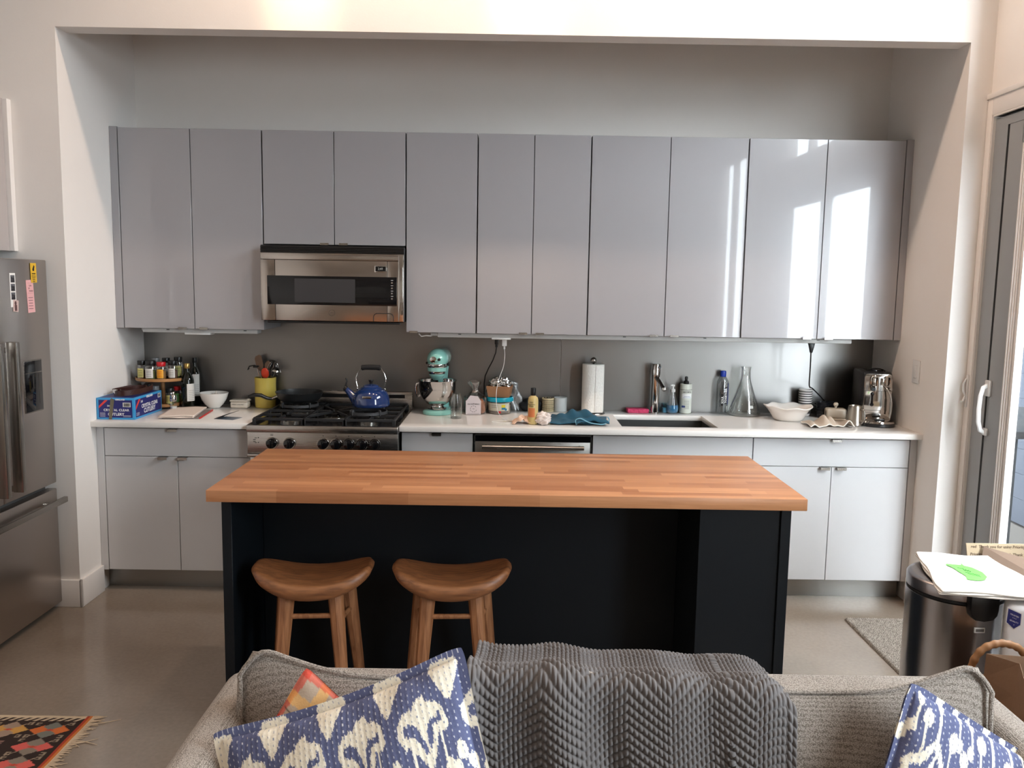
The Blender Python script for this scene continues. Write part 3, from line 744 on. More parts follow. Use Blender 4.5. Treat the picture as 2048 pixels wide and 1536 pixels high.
# ================= things on the counter and range =================
Z = CT + 0.0004
ROT_Y = lambda y, p=(0, 0, 0): Matrix.Translation(p) @ Matrix.Rotation(y, 4, 'Y')
def AIM(p, q):
    """matrix taking +Z to the direction p->q, origin at p"""
    p = Vector(p); q = Vector(q)
    z = (q-p).normalized(); x = Vector((1, 0, 0)) if abs(z.x) < .95 else Vector((0, 0, 1))
    x = (x - z*x.dot(z)).normalized(); y = z.cross(x)
    m = Matrix((x, y, z)).transposed().to_4x4(); m.translation = p
    return m
def curved(r, z, half, n=10, z1=None, r1=None, a0=-PI/2, t=.0006, mi=0, b=None):
    """a label wrapped on a cylinder: arc patch centred on angle a0"""
    b = b or MB(); z0 = z; r1 = r1 or r
    b.grid(lambda u, v: ((r + (r1-r)*v + t)*math.cos(a0-half+2*half*u), (r + (r1-r)*v + t)*math.sin(a0-half+2*half*u), z0+(z1-z0)*v), n, 1, mi)
    return b

# --- cutlery box ---
cb = thing('cutlery_box', 'blue CRYSTAL CLEAR CUTLERY carton at the left end of the counter', 'box', (.1005, -.425, Z))
m_cb = mat('light_blue_card', rgb(60, 150, 205), .5); m_cbd = mat('navy_card', rgb(38, 40, 105), .5); m_cbr = mat('red_card', rgb(215, 60, 55), .5)
hx, hy, hz = .0985, .17, .112
MB().box(-hx, -hy, 0, hx, hy, hz, .0015).build('carton', m_cb, cb)
MB().box(-hx+.012, -hy-.0006, .010, hx-.012, -hy+.0005, hz-.010).box(hx-.0005, -hy+.012, .010, hx+.0006, hy-.012, hz-.010).box(-hx+.012, -hy+.012, hz-.0005, hx-.012, hy-.012, hz+.0006).build('printed_panel', m_cbd, cb, smooth=0)
MB().prism([(-hx+.013, .058), (-hx+.013, .070), (-hx+.045, .101), (-hx+.058, .101), (-hx+.058, .099)], -hy-.0012, -hy-.0005, 'y').build('front_ribbon', m_cbr, cb, smooth=0)
MB().prism([(-hy+.014, .050), (-hy+.014, .066), (-hy+.05, .101), (-hy+.072, .101)], hx+.0005, hx+.0012, 'x').build('side_ribbon', m_cbr, cb, smooth=0)
t = MB()
F = XZ(0, -hy-.0009, 0)
def ft(s, size, x, z, **k): t.text(s, size, F @ Matrix.Translation((x, z, 0)), .0002, **k)
ft('CRYSTAL CLEAR', .0165, .004, .049, bold=.0004, sx=.98, space=1.12); ft('CUTLERY', .020, .002, .027, bold=.0004)
ft('360', .013, -.034, .071); ft('KIRKLAND', .010, .025, .1035, bold=.0004)
for zz in (.034, .028, .022, .016): t.box(-hx+.018, -hy-.0009, zz, -hx+.045, -hy-.0006, zz+.0012)
for zz in (.020, .015): t.box(hx-.060, -hy-.0009, zz, hx-.020, -hy-.0006, zz+.0012)
t.build('front_lettering', m_white_ink, cb, smooth=0); t = MB()
S = Matrix.Translation((hx+.0009, 0, 0)) @ Matrix.Rotation(PI/2, 4, 'Z') @ Matrix.Rotation(PI/2, 4, 'X')
def st_(s, size, y, z, **k): t.text(s, size, S @ Matrix.Translation((y, z, 0)), .0002, **k)
st_('CRYSTAL CLEAR', .027, .012, .058, bold=.0005); st_('CUTLERY', .034, .01, .031, bold=.0005); st_('360', .017, -.085, .084); st_('KIRKLAND', .016, .012, .102, bold=.0005)
for zz in (.030, .024, .018): t.box(hx+.0006, -hy+.018, zz, hx+.0009, -hy+.055, zz+.0013)
t.build('side_lettering', m_white_ink, cb, smooth=0)
MB().box(hx-.060, -hy-.0012, .066, hx-.020, -hy-.0006, .089).box(hx+.0006, hy-.052, .078, hx+.0012, hy-.018, .101).build('barcode_label', m_white_plastic, cb, smooth=0)
t = MB()
for i in range(12): t.box(hx-.056+i*.0027, -hy-.0016, .069, hx-.056+i*.0027+.0008+.0007*(i % 3), -hy-.0012, .086)
for i in range(9): t.box(hx+.0012, hy-.049+i*.0032, .081, hx+.0016, hy-.0475+i*.0032, .098)
t.build('barcode', m_black_ink, cb, smooth=0)
t = MB()
t.prism([(-.036, 0.001), (-.020, 0.001), (-.004, .105), (-.020, .112), (-.024, .105)], -hy-.0022, -hy-.0016, 'y')
t.build('packing_tape', mat('old_tape', rgb(120, 112, 92), .25, alpha=.75), cb, smooth=0)
# belt lying on it
bl = thing('leather_belt', 'dark brown leather belt coiled on top of the blue cutlery carton', 'belt', (.100, -.44, Z+.113))
def ribbon(pts, h, th, b=None):
    """a strap standing on its edge along pts: height h, thickness th"""
    b = b or MB(); n = len(pts)
    t = bmesh.new(); R_ = []
    for i, p in enumerate(pts):
        p = Vector(p); d = Vector(pts[min(i+1, n-1)]) - Vector(pts[max(i-1, 0)]); d.normalize()
        s = Vector((-d.y, d.x, 0)); s = s.normalized()*th/2 if s.length > 1e-6 else Vector((th/2, 0, 0))
        R_.append([t.verts.new(p-s), t.verts.new(p+s), t.verts.new(p+s+Vector((0, 0, h))), t.verts.new(p-s+Vector((0, 0, h)))])
    for a, c in zip(R_, R_[1:]):
        for k in range(4): t.faces.new((a[k], c[k], c[(k+1) % 4], a[(k+1) % 4]))
    t.faces.new(R_[0][::-1]); t.faces.new(R_[-1]); bmesh.ops.recalc_face_normals(t, faces=t.faces[:])
    return b._add(t)
pts = []
for i in range(60):
    a = -2.6 + i*.17; r = .052+.0007*i
    pts.append((.006+r*.95*math.cos(a)*(1.0), .035+r*1.75*math.sin(a), .0012+.006*math.sin(a*1.0+1)*(i/60)+.006*(i/60)))
ribbon(pts, .026, .003).build('strap', mat('dark_brown_leather', rgb(60, 32, 26), .35, bump=.2, bscale=200), bl)
MB().box(-.042, -.088, .010, -.018, -.084, .036, .001).box(-.036, -.0895, .015, -.024, -.0883, .031, 0).build('buckle', m_chrome, bl)
e = MB(); ribbon([(-.045, -.075, .030), (-.03, -.08, .034), (0, -.07, .040), (.03, -.055, .046), (.04, -.05, .048)], .008, .014, e).build('strap_end', MATS['dark_brown_leather'], bl)

# --- two-tier turntable ---
tt = thing('spice_turntable', 'two-tier round wooden turntable holding spice jars', 'turntable', (.165, -.150, Z))
m_bamboo = mat('bamboo', rgb(176, 128, 82), .4, noise=.1, nscale=30)
for zz, nm, r_ in ((.012, 'lower_tray', .105), (.158, 'upper_tray', .143)):
    MB().lathe([(r_-.009, 0), (r_-.001, .004), (r_, .018), (r_-.004, .019), (r_-.006, .012), (0, .011)], z=zz, seg=48).build(nm, m_bamboo, tt)
MB().cyl(0, 0, .020, .160, .011).build('post', m_bamboo, tt)
MB().lathe([(.07, 0), (.07, .012)]).build('swivel_base', m_black, tt)
JZ0 = Z+.0235; JZ1 = Z+.1695
m_jarg = m_clear
def spice_jar(x, y, z, r, h, label, cap, content, lab, lab2=None, hl=.8, a0=-PI/2):
    j = thing('spice_jar', label, 'jar', (x, y, z), 0, 'spice jars on the turntable')
    MB().lathe([(r-.002, 0), (r, .002), (r, h*.68), (r*.8, h*.76), (r*.78, h*.80)], seg=24).build('glass_body', m_jarg, j)
    MB().lathe([(r-.003, .001), (r-.0015, .003), (r-.0015, h*.5), (0, h*.52)], seg=20).build('spice', content, j)
    MB().lathe([(r*.93, h*.77), (r*.96, h*.79), (r*.96, h*.985), (r*.92, h)], seg=24).build('cap', cap, j)
    curved(r, h*.12, hl, z1=h*.60, a0=a0).build('paper_label', lab, j)
    b = MB()
    for k in range(4): curved(r+.0004, h*(.20+.09*k), hl*.6, z1=h*(.22+.09*k), a0=a0, b=b)
    b.build('print', lab2 or m_black_ink, j)
    return j
m_redcap = mat('red_cap', rgb(190, 30, 38), .3); m_ylab = mat('yellow_label', rgb(230, 165, 40), .5); m_pylab = mat('pale_yellow_label', rgb(205, 195, 120), .5)
m_br = mat('brown_spice', rgb(95, 62, 42), .8, noise=.2, nscale=200); m_gr = mat('green_herb', rgb(90, 100, 50), .8, noise=.3, nscale=200); m_or = mat('tan_spice', rgb(150, 110, 60), .8, noise=.2, nscale=200)
m_glab = mat('green_label', rgb(70, 130, 60), .5); m_wlab = mat('white_label', rgb(215, 212, 206), .6); m_grey_ink = mat('grey_ink', rgb(110, 108, 106), .6)
spice_jar(.086, -.238, JZ1, .0225, .105, 'black-capped jar with pale yellow label, leftmost on the upper tray', m_black, m_br, m_pylab)
spice_jar(.142, -.252, JZ1, .0290, .106, 'wide black-capped jar with white label on the upper tray', m_black, m_gr, m_wlab, m_grey_ink)
spice_jar(.200, -.250, JZ1, .0250, .100, 'red-capped jar with yellow label on the upper tray', m_redcap, m_or, m_ylab, m_redcap)
spice_jar(.253, -.222, JZ1, .0255, .106, 'black-capped jar with white label and brown spice, right on the upper tray', m_black, m_br, m_wlab, m_grey_ink)
spice_jar(.135, -.165, JZ1, .022, .115, 'grey-lidded jar in the second row behind the white label jar', mat('grey_cap', rgb(120, 122, 124), .3), m_gr, m_wlab)
spice_jar(.195, -.170, JZ1, .022, .116, 'black-capped jar in the second row behind the red-capped jar', m_black, m_br, m_wlab)
spice_jar(.256, -.150, JZ1, .023, .120, 'taller black-capped jar with green label at the back of the upper tray', m_black, m_gr, m_pylab, m_glab, hl=1.2)
spice_jar(.228, -.212, JZ0, .0225, .095, 'black-capped jar with yellow label on the lower tray', m_black, m_gr, m_pylab)
spice_jar(.248, -.152, JZ0, .0215, .100, 'red-capped jar with green label on the lower tray', m_redcap, m_or, m_glab)
spice_jar(.092, -.175, JZ0, .023, .115, 'dark-lidded jar on the lower tray behind the carton', m_black, m_br, m_wlab)
spice_jar(.150, -.222, JZ0, .023, .110, 'grey-lidded jar on the lower tray behind the carton', MATS['grey_cap'], m_br, m_wlab)
sh = thing('glass_shaker', 'clear glass shaker with domed chrome top in front of the turntable', 'shaker', (.282, -.300, Z))
MB().lathe([(.019, 0), (.021, .003), (.019, .055), (.017, .060)], seg=8).build('glass_body', m_clear, sh, smooth=0)
MB().lathe([(.0165, .001), (.018, .004), (.017, .03), (0, .03)], seg=8).build('salt', m_white_plastic, sh)
MB().lathe([(.018, .058), (.0185, .062), (.0185, .085), (.014, .093), (.005, .096), (.005, .100), (.0065, .104), (.004, .109), (0, .110)], seg=24).build('top', m_chrome, sh)
# --- oil bottles ---
m_oil = mat('dark_green_bottle', rgb(14, 18, 12), .05, spec=.6); m_gold = mat('gold_foil_cap', rgb(195, 160, 95), .3, metal=.9)
def bottle(x, y, r, h, label, cap, capc, la0, hw, z0l=.25, z1l=.55):
    o = thing('oil_bottle', label, 'bottle', (x, y, Z), 0, 'dark oil and vinegar bottles')
    MB().lathe([(r-.003, 0), (r, .004), (r, h*.62), (r*.85, h*.70), (r*.42, h*.80), (r*.36, h*.84), (r*.36, h*.93)], seg=28).build('glass_body', m_oil, o)
    MB().lathe([(r*.42, h*.89), (r*.45, h*.90), (r*.45, h*.99), (r*.40, h)], seg=24).build('cap', cap, o)
    curved(r, h*z0l, hw, z1=h*z1l, a0=la0).build('paper_label', m_wlab, o)
    b = MB()
    for k in range(6): curved(r+.0004, h*(z0l+.03+.04*k), hw*.7, z1=h*(z0l+.036+.04*k), a0=la0, b=b)
    b.build('print', m_grey_ink, o)
bottle(.318, -.185, .036, .258, 'dark oil bottle with gold cap left of the white bowl', m_gold, None, -.55, .75, .18, .56)
bottle(.308, -.042, .029, .278, 'taller dark bottle with black cap behind the gold-capped one', m_black, None, -1.0, .7, .2, .66)
# --- bowl ---
wbw = thing('bowl', 'small white bowl holding garlic beside the oil bottles', 'bowl', (.447, -.130, Z))
MB().lathe([(.030, 0), (.034, .002), (.036, .006), (.052, .022), (.068, .048), (.077, .075), (.080, .086), (.078, .087), (.074, .076), (.064, .050), (.046, .024), (.02, .012), (0, .010)], seg=40).build('dish', mat('white_porcelain', rgb(232, 228, 222), .12), wbw)
gl = thing('garlic_bulb', 'garlic bulb in the small white bowl', 'garlic', (.452, -.118, Z+.045))
g_ = MB()
for k in range(6):
    a = k*PI/3; g_.sphere(.013*math.cos(a), .013*math.sin(a), .018, .016, .9, .9, 1.1)
g_.tube([(0, 0, .028), (.002, 0, .040), (.006, -.002, .050)], .004, 8, radii=[.006, .004, .003]).build('bulb', mat('garlic_skin', rgb(222, 212, 200), .6), gl)
# --- napkin on magazine ---
mg = thing('magazine', 'red-edged magazine lying under the folded napkin', 'magazine', (.405, -.400, Z), math.radians(7))
MB().box(-.100, -.150, 0, .085, .150, .006, .002).build('pages', mat('grey_print', rgb(120, 112, 108), .6, noise=.4, nscale=30), mg)
MB().box(.085, -.150, 0, .094, .150, .0065, .002).build('spine', mat('red_print', rgb(190, 50, 48), .5), mg)
npk = thing('napkin', 'folded off-white napkin on the magazine left of the range', 'napkin', (.380, -.395, Z+.007), math.radians(8.5))
b = MB()
for k in range(3):
    b.grid(lambda u, v, k=k: (-.098+.178*u+.002*k, -.165+.325*v+.003*math.sin(u*9+k), .002+.0042*k+.0025*math.sin(u*6+k*2)*abs(v-.5)), 16, 16)
b.build('fabric', mat('offwhite_cotton', rgb(225, 210, 198), .85, bump=.2, bscale=400), npk, solid=.003)
# --- brochure ---
bc = thing('folded_card', 'small dark folded card lying on the counter left of the range', 'card', (.650, -.500, Z), math.radians(-14))
b = MB(); b.box(-.055, -.045, 0, .055, .045, .0012).build('back_flap', mat('blue_grey_print', rgb(130, 138, 148), .4, noise=.3, nscale=40), bc, smooth=0)
b = MB(); b.box(0, -.045, 0, .10, .045, .001, m=Matrix.Translation((-.055, 0, .0014)) @ Matrix.Rotation(-.36, 4, 'Y')).build('cover', mat('dark_print', rgb(78, 76, 76), .35, noise=.3, nscale=50), bc, smooth=0)
# --- butter crock ---
bt = thing('ceramic_box', 'cream ceramic box with a short line of lettering', 'box', (.592, -.115, Z))
m_cream = mat('cream_ceramic', rgb(215, 205, 190), .25)
MB().box(-.050, -.032, 0, .050, .032, .037, .010, 3).build('body', m_cream, bt)
MB().box(-.052, -.034, .0375, .052, .034, .047, .004, 3).box(.04, -.01, .045, .052, .01, .052, .002).build('lid', m_cream, bt)
MB().text('butter is the best', .009, XZ(-.004, -.0325, .022)).build('lettering', m_grey_ink, bt, smooth=0)
# --- crock of utensils ---
ck = thing('utensil_crock', 'yellow cylindrical crock full of cooking utensils left of the range', 'crock', (.727, -.078, Z))
MB().lathe([(.055, 0), (.058, .003), (.060, .06), (.059, .13), (.061, .172), (.059, .174), (.057, .168), (.055, .13), (.055, .012), (0, .01)], seg=40).build('pot', mat('yellow_glaze', rgb(208, 184, 88), .3, noise=.06, nscale=12), ck)
m_steel2 = mat('plain_steel', rgb(190, 186, 180), .18, metal=1); m_wood_sp = mat('old_wooden_spoon', rgb(120, 92, 72), .6, noise=.15, nscale=40)
CX, CY = .727, -.078
def utensil(name, label, p0, p1, parts):
    u = thing(name, label, 'utensil', (CX, CY, Z), 0, 'cooking utensils in the yellow crock')
    parts(u, AIM(p0, p1), (Vector(p1)-Vector(p0)).length)
def f_fork(u, m, L_):
    MB().tube([(0, 0, 0), (0, 0, L_*.97)], .0045, 8, m=m).build('handle', m_steel2, u)
    b = MB()
    m2 = Matrix.Translation((-.062, -.012, .232))
    for k in range(6):
        b.tube([(.022, -.012+k*.006, .0), (.0, -.016+k*.007, .010), (-.022-.002*k, -.018+k*.008, .004), (-.03-.001*k, -.018+k*.008, -.014)], .0022, 6, m=m2)
    b.box(.0, -.018, -.002, .024, .026, .009, .003, m=m2)
    b.build('claw', m_black, u)
utensil('pasta_fork', 'black pasta fork leaning left out of the yellow crock', (.01, .01, .02), (-.044, -.012, .230), f_fork)
def f_spat(col):
    def f(u, m, L_):
        MB().tube([(0, 0, 0), (0, 0, L_*.72)], .005, 8, m=m).build('handle', col, u)
        MB().prism([(-.010, L_*.68), (.010, L_*.68), (.021, L_*.78), (.021, L_*.97), (.010, L_), (-.012, L_*.98), (-.020, L_*.93), (-.020, L_*.78)], -.002, .002, 'y', m=m).build('blade', col, u)
    return f
utensil('spatula', 'grey-brown wooden spatula at the back left of the yellow crock', (.012, .02, .02), (-.048, .015, .300), f_spat(m_wood_sp))
utensil('spatula', 'black spatula standing in the middle of the yellow crock', (.02, .01, .02), (-.018, .02, .268), f_spat(m_black))
def f_spoon(col, w=.022, hcol=None):
    def f(u, m, L_):
        MB().tube([(0, 0, 0), (0, 0, L_*.80)], .0045, 8, m=m).build('handle', hcol or col, u)
        MB().sphere(0, 0, L_*.87, w, 1, .32, 1.45, m=m).build('bowl', col, u)
    return f
utensil('silicone_spoon', 'orange-red silicone spoon at the front rim of the yellow crock', (.0, .01, .02), (.010, -.040, .228), f_spoon(mat('orange_silicone', rgb(214, 66, 38), .4), .022, m_wood_sp))
utensil('wooden_spoon', 'wooden spoon behind the orange silicone spoon', (-.01, .0, .02), (.012, .022, .275), f_spoon(m_wood_sp, .018))
def f_whisk(u, m, L_):
    MB().tube([(0, 0, 0), (0, 0, L_*.6)], .006, 8, m=m).build('handle', m_steel2, u)
    b = MB()
    for k in range(5):
        a = k*PI/5
        b.tube([(.030*math.sin(s)*math.cos(a), .030*math.sin(s)*math.sin(a), L_*.6+.105*(1-math.cos(s))/2*1.0) if True else 0 for s in np.linspace(0, PI, 12)] + [(-.030*math.sin(s)*math.cos(a), -.030*math.sin(s)*math.sin(a), L_*.6+.105*(1-math.cos(s))/2) for s in np.linspace(PI, 0, 12)], .0017, 5, m=m)
    b.build('wires', m_steel2, u)
utensil('whisk', 'steel whisk at the back right of the yellow crock', (-.01, .01, .02), (.045, .028, .262), f_whisk)
def f_ladle(u, m, L_):
    MB().tube([(0, 0, 0), (0, 0, L_)], .0045, 8, m=m).build('handle', m_steel2, u)
    MB().lathe([(.030, 0), (.028, .010), (.018, .020), (0, .024)], seg=24, m=Matrix.Translation((.070, -.03, .212)) @ Matrix.Rotation(.25, 4, 'Y'), sx=1.0).build('bowl', m_steel2, u)
utensil('ladle', 'steel ladle bowl leaning right out of the yellow crock', (-.02, .01, .02), (.048, -.024, .222), f_ladle)

# --- pan, trivet rings and kettle ---
m_ring = mat('grey_iron', rgb(70, 71, 73), .5, metal=.3)
def ring(x, y, r, label):
    t = thing('wok_ring', label, 'trivet', (x, y, GT+.0005), 0, 'round trivets on the range')
    MB().lathe([(r-.006, .004), (r, .004), (r, .018), (r-.006, .018), (r-.006, .004)], cap=False, seg=40).build('hoop', m_ring, t)
    for k in range(4):
        a = PI/4+k*PI/2
        MB().box(r*.45, -.003, 0, r+.006, .003, .004, 0, m=Matrix.Rotation(a, 4, 'Z')).box(r-.006, -.003, 0, r+.006, .003, .030, 0, m=Matrix.Rotation(a, 4, 'Z')).build('prong', m_ring, t, smooth=0)
ring(1.388, -.470, .100, 'round iron trivet under the blue kettle')
ring(.962, -.235, .105, 'round iron trivet under the frying pan')
m_pan = mat('nonstick_black', rgb(34, 35, 36), .38, noise=.1, nscale=200)
pn = thing('frying_pan', 'black nonstick frying pan on the rear left burner', 'pan', (.962, -.235, GT+.0315))
MB().lathe([(.085, 0), (.100, .002), (.118, .018), (.130, .050), (.132, .053), (.128, .053), (.115, .020), (.097, .005), (0, .004)], seg=56).build('body', m_pan, pn)
a = math.radians(196); ca, sa = math.cos(a), math.sin(a)
hp = [(.120*ca, .120*sa, .026), (.150*ca, .150*sa, .014), (.175*ca, .175*sa-.004, .020), (.205*ca, .205*sa-.008, .036), (.240*ca, .240*sa-.010, .040), (.272*ca, .272*sa-.010, .030)]
MB().tube(hp[:3], .008, 10, radii=[.014, .009, .010], flat=.8).build('handle_bracket', m_steel2, pn)
MB().tube(hp[1:], .011, 12, radii=[.010, .012, .014, .013, .007], flat=.8).build('handle', m_black, pn)
KETTLE = kt = thing('kettle', 'cobalt blue enamel whistling kettle on the right of the range', 'kettle', (1.390, -.400, GT+.0315))
kt.scale = (1, 1, 1.10)
m_blue = mat('cobalt_enamel', rgb(28, 50, 98), .08, coat=.6, spec=.6)
kb_ = MB().lathe([(.085, 0), (.097, .003), (.101, .010), (.1005, .020), (.099, .035), (.094, .055), (.082, .073), (.066, .084), (.058, .087)], seg=56)
kb_.build('body', m_blue, kt)
MB().tube([(-.080, -.004, .028), (-.098, -.006, .048), (-.118, -.008, .070), (-.134, -.010, .086)], .02, 16, radii=[.028, .022, .016, .013]).build('spout', m_blue, kt)
MB().lathe([(.014, 0), (.016, .006), (.012, .014), (0, .016)], m=AIM((-.132, -.010, .084), (-.146, -.011, .098))).tube([(-.138, -.010, .098), (-.132, -.01, .112), (-.128, -.01, .122), (-.130, -.01, .132), (-.136, -.01, .138)], .004, 8, radii=[.004, .004, .004, .0045, .003]).build('whistle_cap', m_black, kt)
MB().lathe([(.058, .085), (.0585, .089), (.052, .095), (.044, .097), (.040, .104), (.022, .109), (0, .111)], seg=40).build('lid', m_blue, kt)
MB().lathe([(.009, .109), (.008, .116), (.015, .128), (.014, .132), (0, .133)], seg=24).build('lid_knob', m_black, kt)
bh = [(.074*math.cos(s)*k, 0, zz) for s, k, zz in ((0, 1, .088), (0, 1.0, .100), (0, 1.07, .118), (0, 1.08, .140), (0, .97, .162), (0, .78, .182), (0, .70, .190))]
b = MB()
for sgn in (-1, 1):
    b.tube([(sgn*x, 0, z) for x, y, z in bh], .0021, 8)
    b.sphere(sgn*.074, 0, .086, .006)
b.tube([(-.052, 0, .190), (.052, 0, .190)], .003, 8).build('bail', m_chrome, kt)
MB().tube([(-.052, 0, .190), (-.048, 0, .190), (-.030, 0, .192), (0, 0, .1925), (.030, 0, .192), (.048, 0, .190), (.052, 0, .190)], .0125, 16, radii=[.010, .0135, .0125, .013, .0125, .0135, .010]).build('grip', m_black_matte, kt)
b = MB().box(-.030, -.0985-.002, .048, .018, -.0985+.003, .060, .002, m=Matrix.Rotation(-.02, 4, 'Z') @ Matrix.Translation((0, .004, 0)))
b.build('badge', m_satin, kt)
MB().text('LE CREUSET', .0072, XZ(-.006, -.0975, .054), .0003).build('badge_lettering', m_black_ink, kt, smooth=0)

# --- stand mixer ---
mx_ = thing('stand_mixer', 'aqua stand mixer with polished steel bowl', 'mixer', (1.738, -.165, Z), math.radians(-5))
mx_.scale = (1, 1, .975)
m_aqua = mat('aqua_enamel', rgb(136, 194, 184), .12, coat=.5)
b = MB()
b.lathe([(.080, 0), (.084, .004), (.084, .014), (.076, .023), (.06, .027), (0, .028)], 0, -.055, 0, 40, sx=1, sy=1.05)
b.box(-.062, -.05, 0, .062, .105, .027, .010, 3)
b.build('base', m_aqua, mx_)
b = MB().lathe([(.050, 0), (.048, .03), (.040, .08), (.038, .16), (.042, .21), (.045, .245)], 0, .07, .02, 32, sx=.95, sy=.8)
b.build('column', m_aqua, mx_)
b = MB()   # head: long rounded body along Y, bulging at the front
NU, NV = 40, 24
def head(u, v):
    a = 2*PI*u; s = v
    y = -.135 + .265*s
    prof = math.sqrt(max(0, 1-((.30-s)/.30)**2)) if s < .30 else (1-.12*((s-.3)/.7)**2 if s < .82 else (1-.12*((s-.3)/.7)**2)*math.sqrt(max(0, 1-((s-.82)/.18)**2)))
    w, h_ = .060, .062
    return (w*prof*math.cos(a), y, .312 + (h_*prof*math.sin(a) if math.sin(a) > 0 else .05*prof*math.sin(a)) + .006*s)
b.grid(head, NU, NV, wrap=True)
b.lathe([(.0515, -.012), (.0525, 0), (.052, .03), (.045, .05)], 0, -.078, .262, 40)
b.build('motor_head', m_aqua, mx_)
MB().lathe([(.053, 0), (.0545, .002), (.0545, .018), (.053, .020), (.050, .018), (.050, 0), (.053, 0)], 0, -.078, .272, 48, cap=False).build('trim_band', m_chrome, mx_)
b = MB()
s_ = 'KitchenAid'; offs = {'K': .008, 'i': .0035, 't': .005, 'c': .0065, 'h': .007, 'e': .007, 'n': .007, 'A': .008, 'd': .007}
tot = sum(offs[c] for c in s_); acc = 0
for c in s_:
    aa = (acc+offs[c]/2-tot/2)/.055; acc += offs[c]
    b.text(c, .0125, Matrix.Translation((0, -.078, .282)) @ Matrix.Rotation(aa, 4, 'Z') @ Matrix.Translation((0, -.0552, 0)) @ Matrix.Rotation(PI/2, 4, 'X'), .0003, bold=.0003)
b.build('band_lettering', m_black_ink, mx_, smooth=0)
MB().lathe([(.0445, 0), (.046, .002), (.046, .014), (.044, .016)], 0, -.078, .234, 40).build('hub_ring', m_chrome, mx_)
MB().lathe([(.022, -.035), (.034, -.02), (.044, -.006), (.044, 0)], 0, -.078, .234, 32).build('planetary_hub', m_aqua, mx_)
MB().tube([(0, -.078, .205), (0, -.078, .15)], .007, 10).build('beater_shaft', m_chrome, mx_)
MB().sphere(0, -.078, .145, .03, 1.0, .2, 1.3).build('beater', mat('beater_grey', rgb(190, 190, 190), .4), mx_)
MB().lathe([(.018, 0), (.018, .003), (.010, .006), (0, .006)], m=Matrix.Translation((-.012, -.1285, .318)) @ Matrix.Rotation(PI/2, 4, 'X')).box(-.030, -.1365, .316, .006, -.1335, .3195, .0005).build('attachment_cap', m_chrome, mx_)
b = MB().sphere(.022, -.137, .320, .0085).tube([(.022, -.137, .320), (.022, -.12, .318)], .004, 8); b.build('attachment_knob', m_black, mx_)
MB().sphere(.062, -.06, .288, .008).tube([(.05, -.06, .288), (.062, -.06, .288)], .003, 8).build('speed_knob', m_black, mx_)
MB().sphere(-.060, -.06, .292, .007).build('lock_knob', m_black, mx_)
bw = MB().lathe([(.040, 0), (.052, .002), (.052, .006), (.038, .014), (.036, .020), (.055, .032), (.078, .055), (.095, .085), (.103, .120), (.105, .160), (.110, .166), (.110, .168), (.103, .164), (.101, .120), (.093, .086), (.076, .058), (.05, .036), (0, .028)], 0, -.060, .0285, 56)
bw = bw.build('bowl', m_chrome, mx_)
MB().tube([(-.100, -.055, .175), (-.118, -.055, .170), (-.122, -.055, .150), (-.121, -.055, .115), (-.113, -.055, .095), (-.098, -.055, .105)], .004, 8, flat=1.6).build('bowl_handle', m_chrome, bw)
# --- carafe of water ---
gw = thing('water_glass', 'clear glass bottle half full of water in front of the mixer', 'glass', (1.848, -.372, Z))
MB().lathe([(.027, 0), (.030, .003), (.031, .012), (.031, .090), (.029, .106), (.024, .118), (.023, .134)], seg=36, cap=False).build('vessel', m_clear, gw)
MB().lathe([(.0285, .002), (.0295, .006), (.0300, .075), (0, .075)], seg=32).build('water', thin_glass('water', (.96, .985, .98, 1), .06), gw)
MB().lathe([(.030, 0), (.030, .006), (0, .007)], seg=32).build('glass_foot', thin_glass('thick_glass', (.86, .90, .89, 1), .22), gw)
# --- bread bag ---
bg = thing('bread_bag', 'clear bag of sliced bread with a pale paper label', 'bread', (1.940, -.185, Z), math.radians(8))
m_bag = thin_glass('cellophane', (.93, .93, .93, 1), .22, .12)
MB().box(-.045, -.045, .001, .060, .06, .080, .02, 3).build('loaf', mat('bread_crust', rgb(165, 100, 62), .8, noise=.25, nscale=60), bg)
b = MB()
def bagf(u, v):
    a = 2*PI*u; h_ = v
    if h_ < .55: k = 1; z = h_/.55*.095
    else: k = 1-.72*math.sin(min(1, (h_-.55)/.2)*PI/2) + .35*max(0, (h_-.78)/.22); z = .095+(h_-.55)/.45*.085
    cx = abs(math.cos(a))**.6*math.copysign(1, math.cos(a)); sy = abs(math.sin(a))**.6*math.copysign(1, math.sin(a))
    w = 1+.06*math.sin(7*a+9*v)
    return (.006+.062*k*cx*w-.02*max(0, h_-.6), .005+.062*k*sy*w, .001+z+.006*math.sin(5*a)*max(0, h_-.8)*4)
b.grid(bagf, 60, 26, wrap=True); b.build('bag', m_bag, bg)
b = MB().prism([(-.055, 0.002), (.030, 0.002), (.030, .078), (.012, .105), (-.030, .110), (-.048, .085), (-.055, .08)], -.066, -.0645, 'y')
b.build('paper_label', mat('lilac_paper', rgb(196, 186, 188), .7), bg, smooth=0)
b = MB().text('she wolf bakery', .0105, XZ(-.012, -.0668, .062), .0002, bold=.0002)
for k in range(9):
    if k == 2: continue
    a = k*2*PI/9; b.box(-.004, -.0668, .016, .004, -.066, .0185, m=Matrix.Translation((-.012, 0, .034)) @ Matrix.Rotation(a, 4, 'Y') @ Matrix.Translation((0, 0, 0)))
b.text('W', .010, XZ(-.012, -.0668, .034), .0002).box(-.045, -.0668, .006, .022, -.066, .0072)
b.build('print', m_grey_ink, bg, smooth=0)
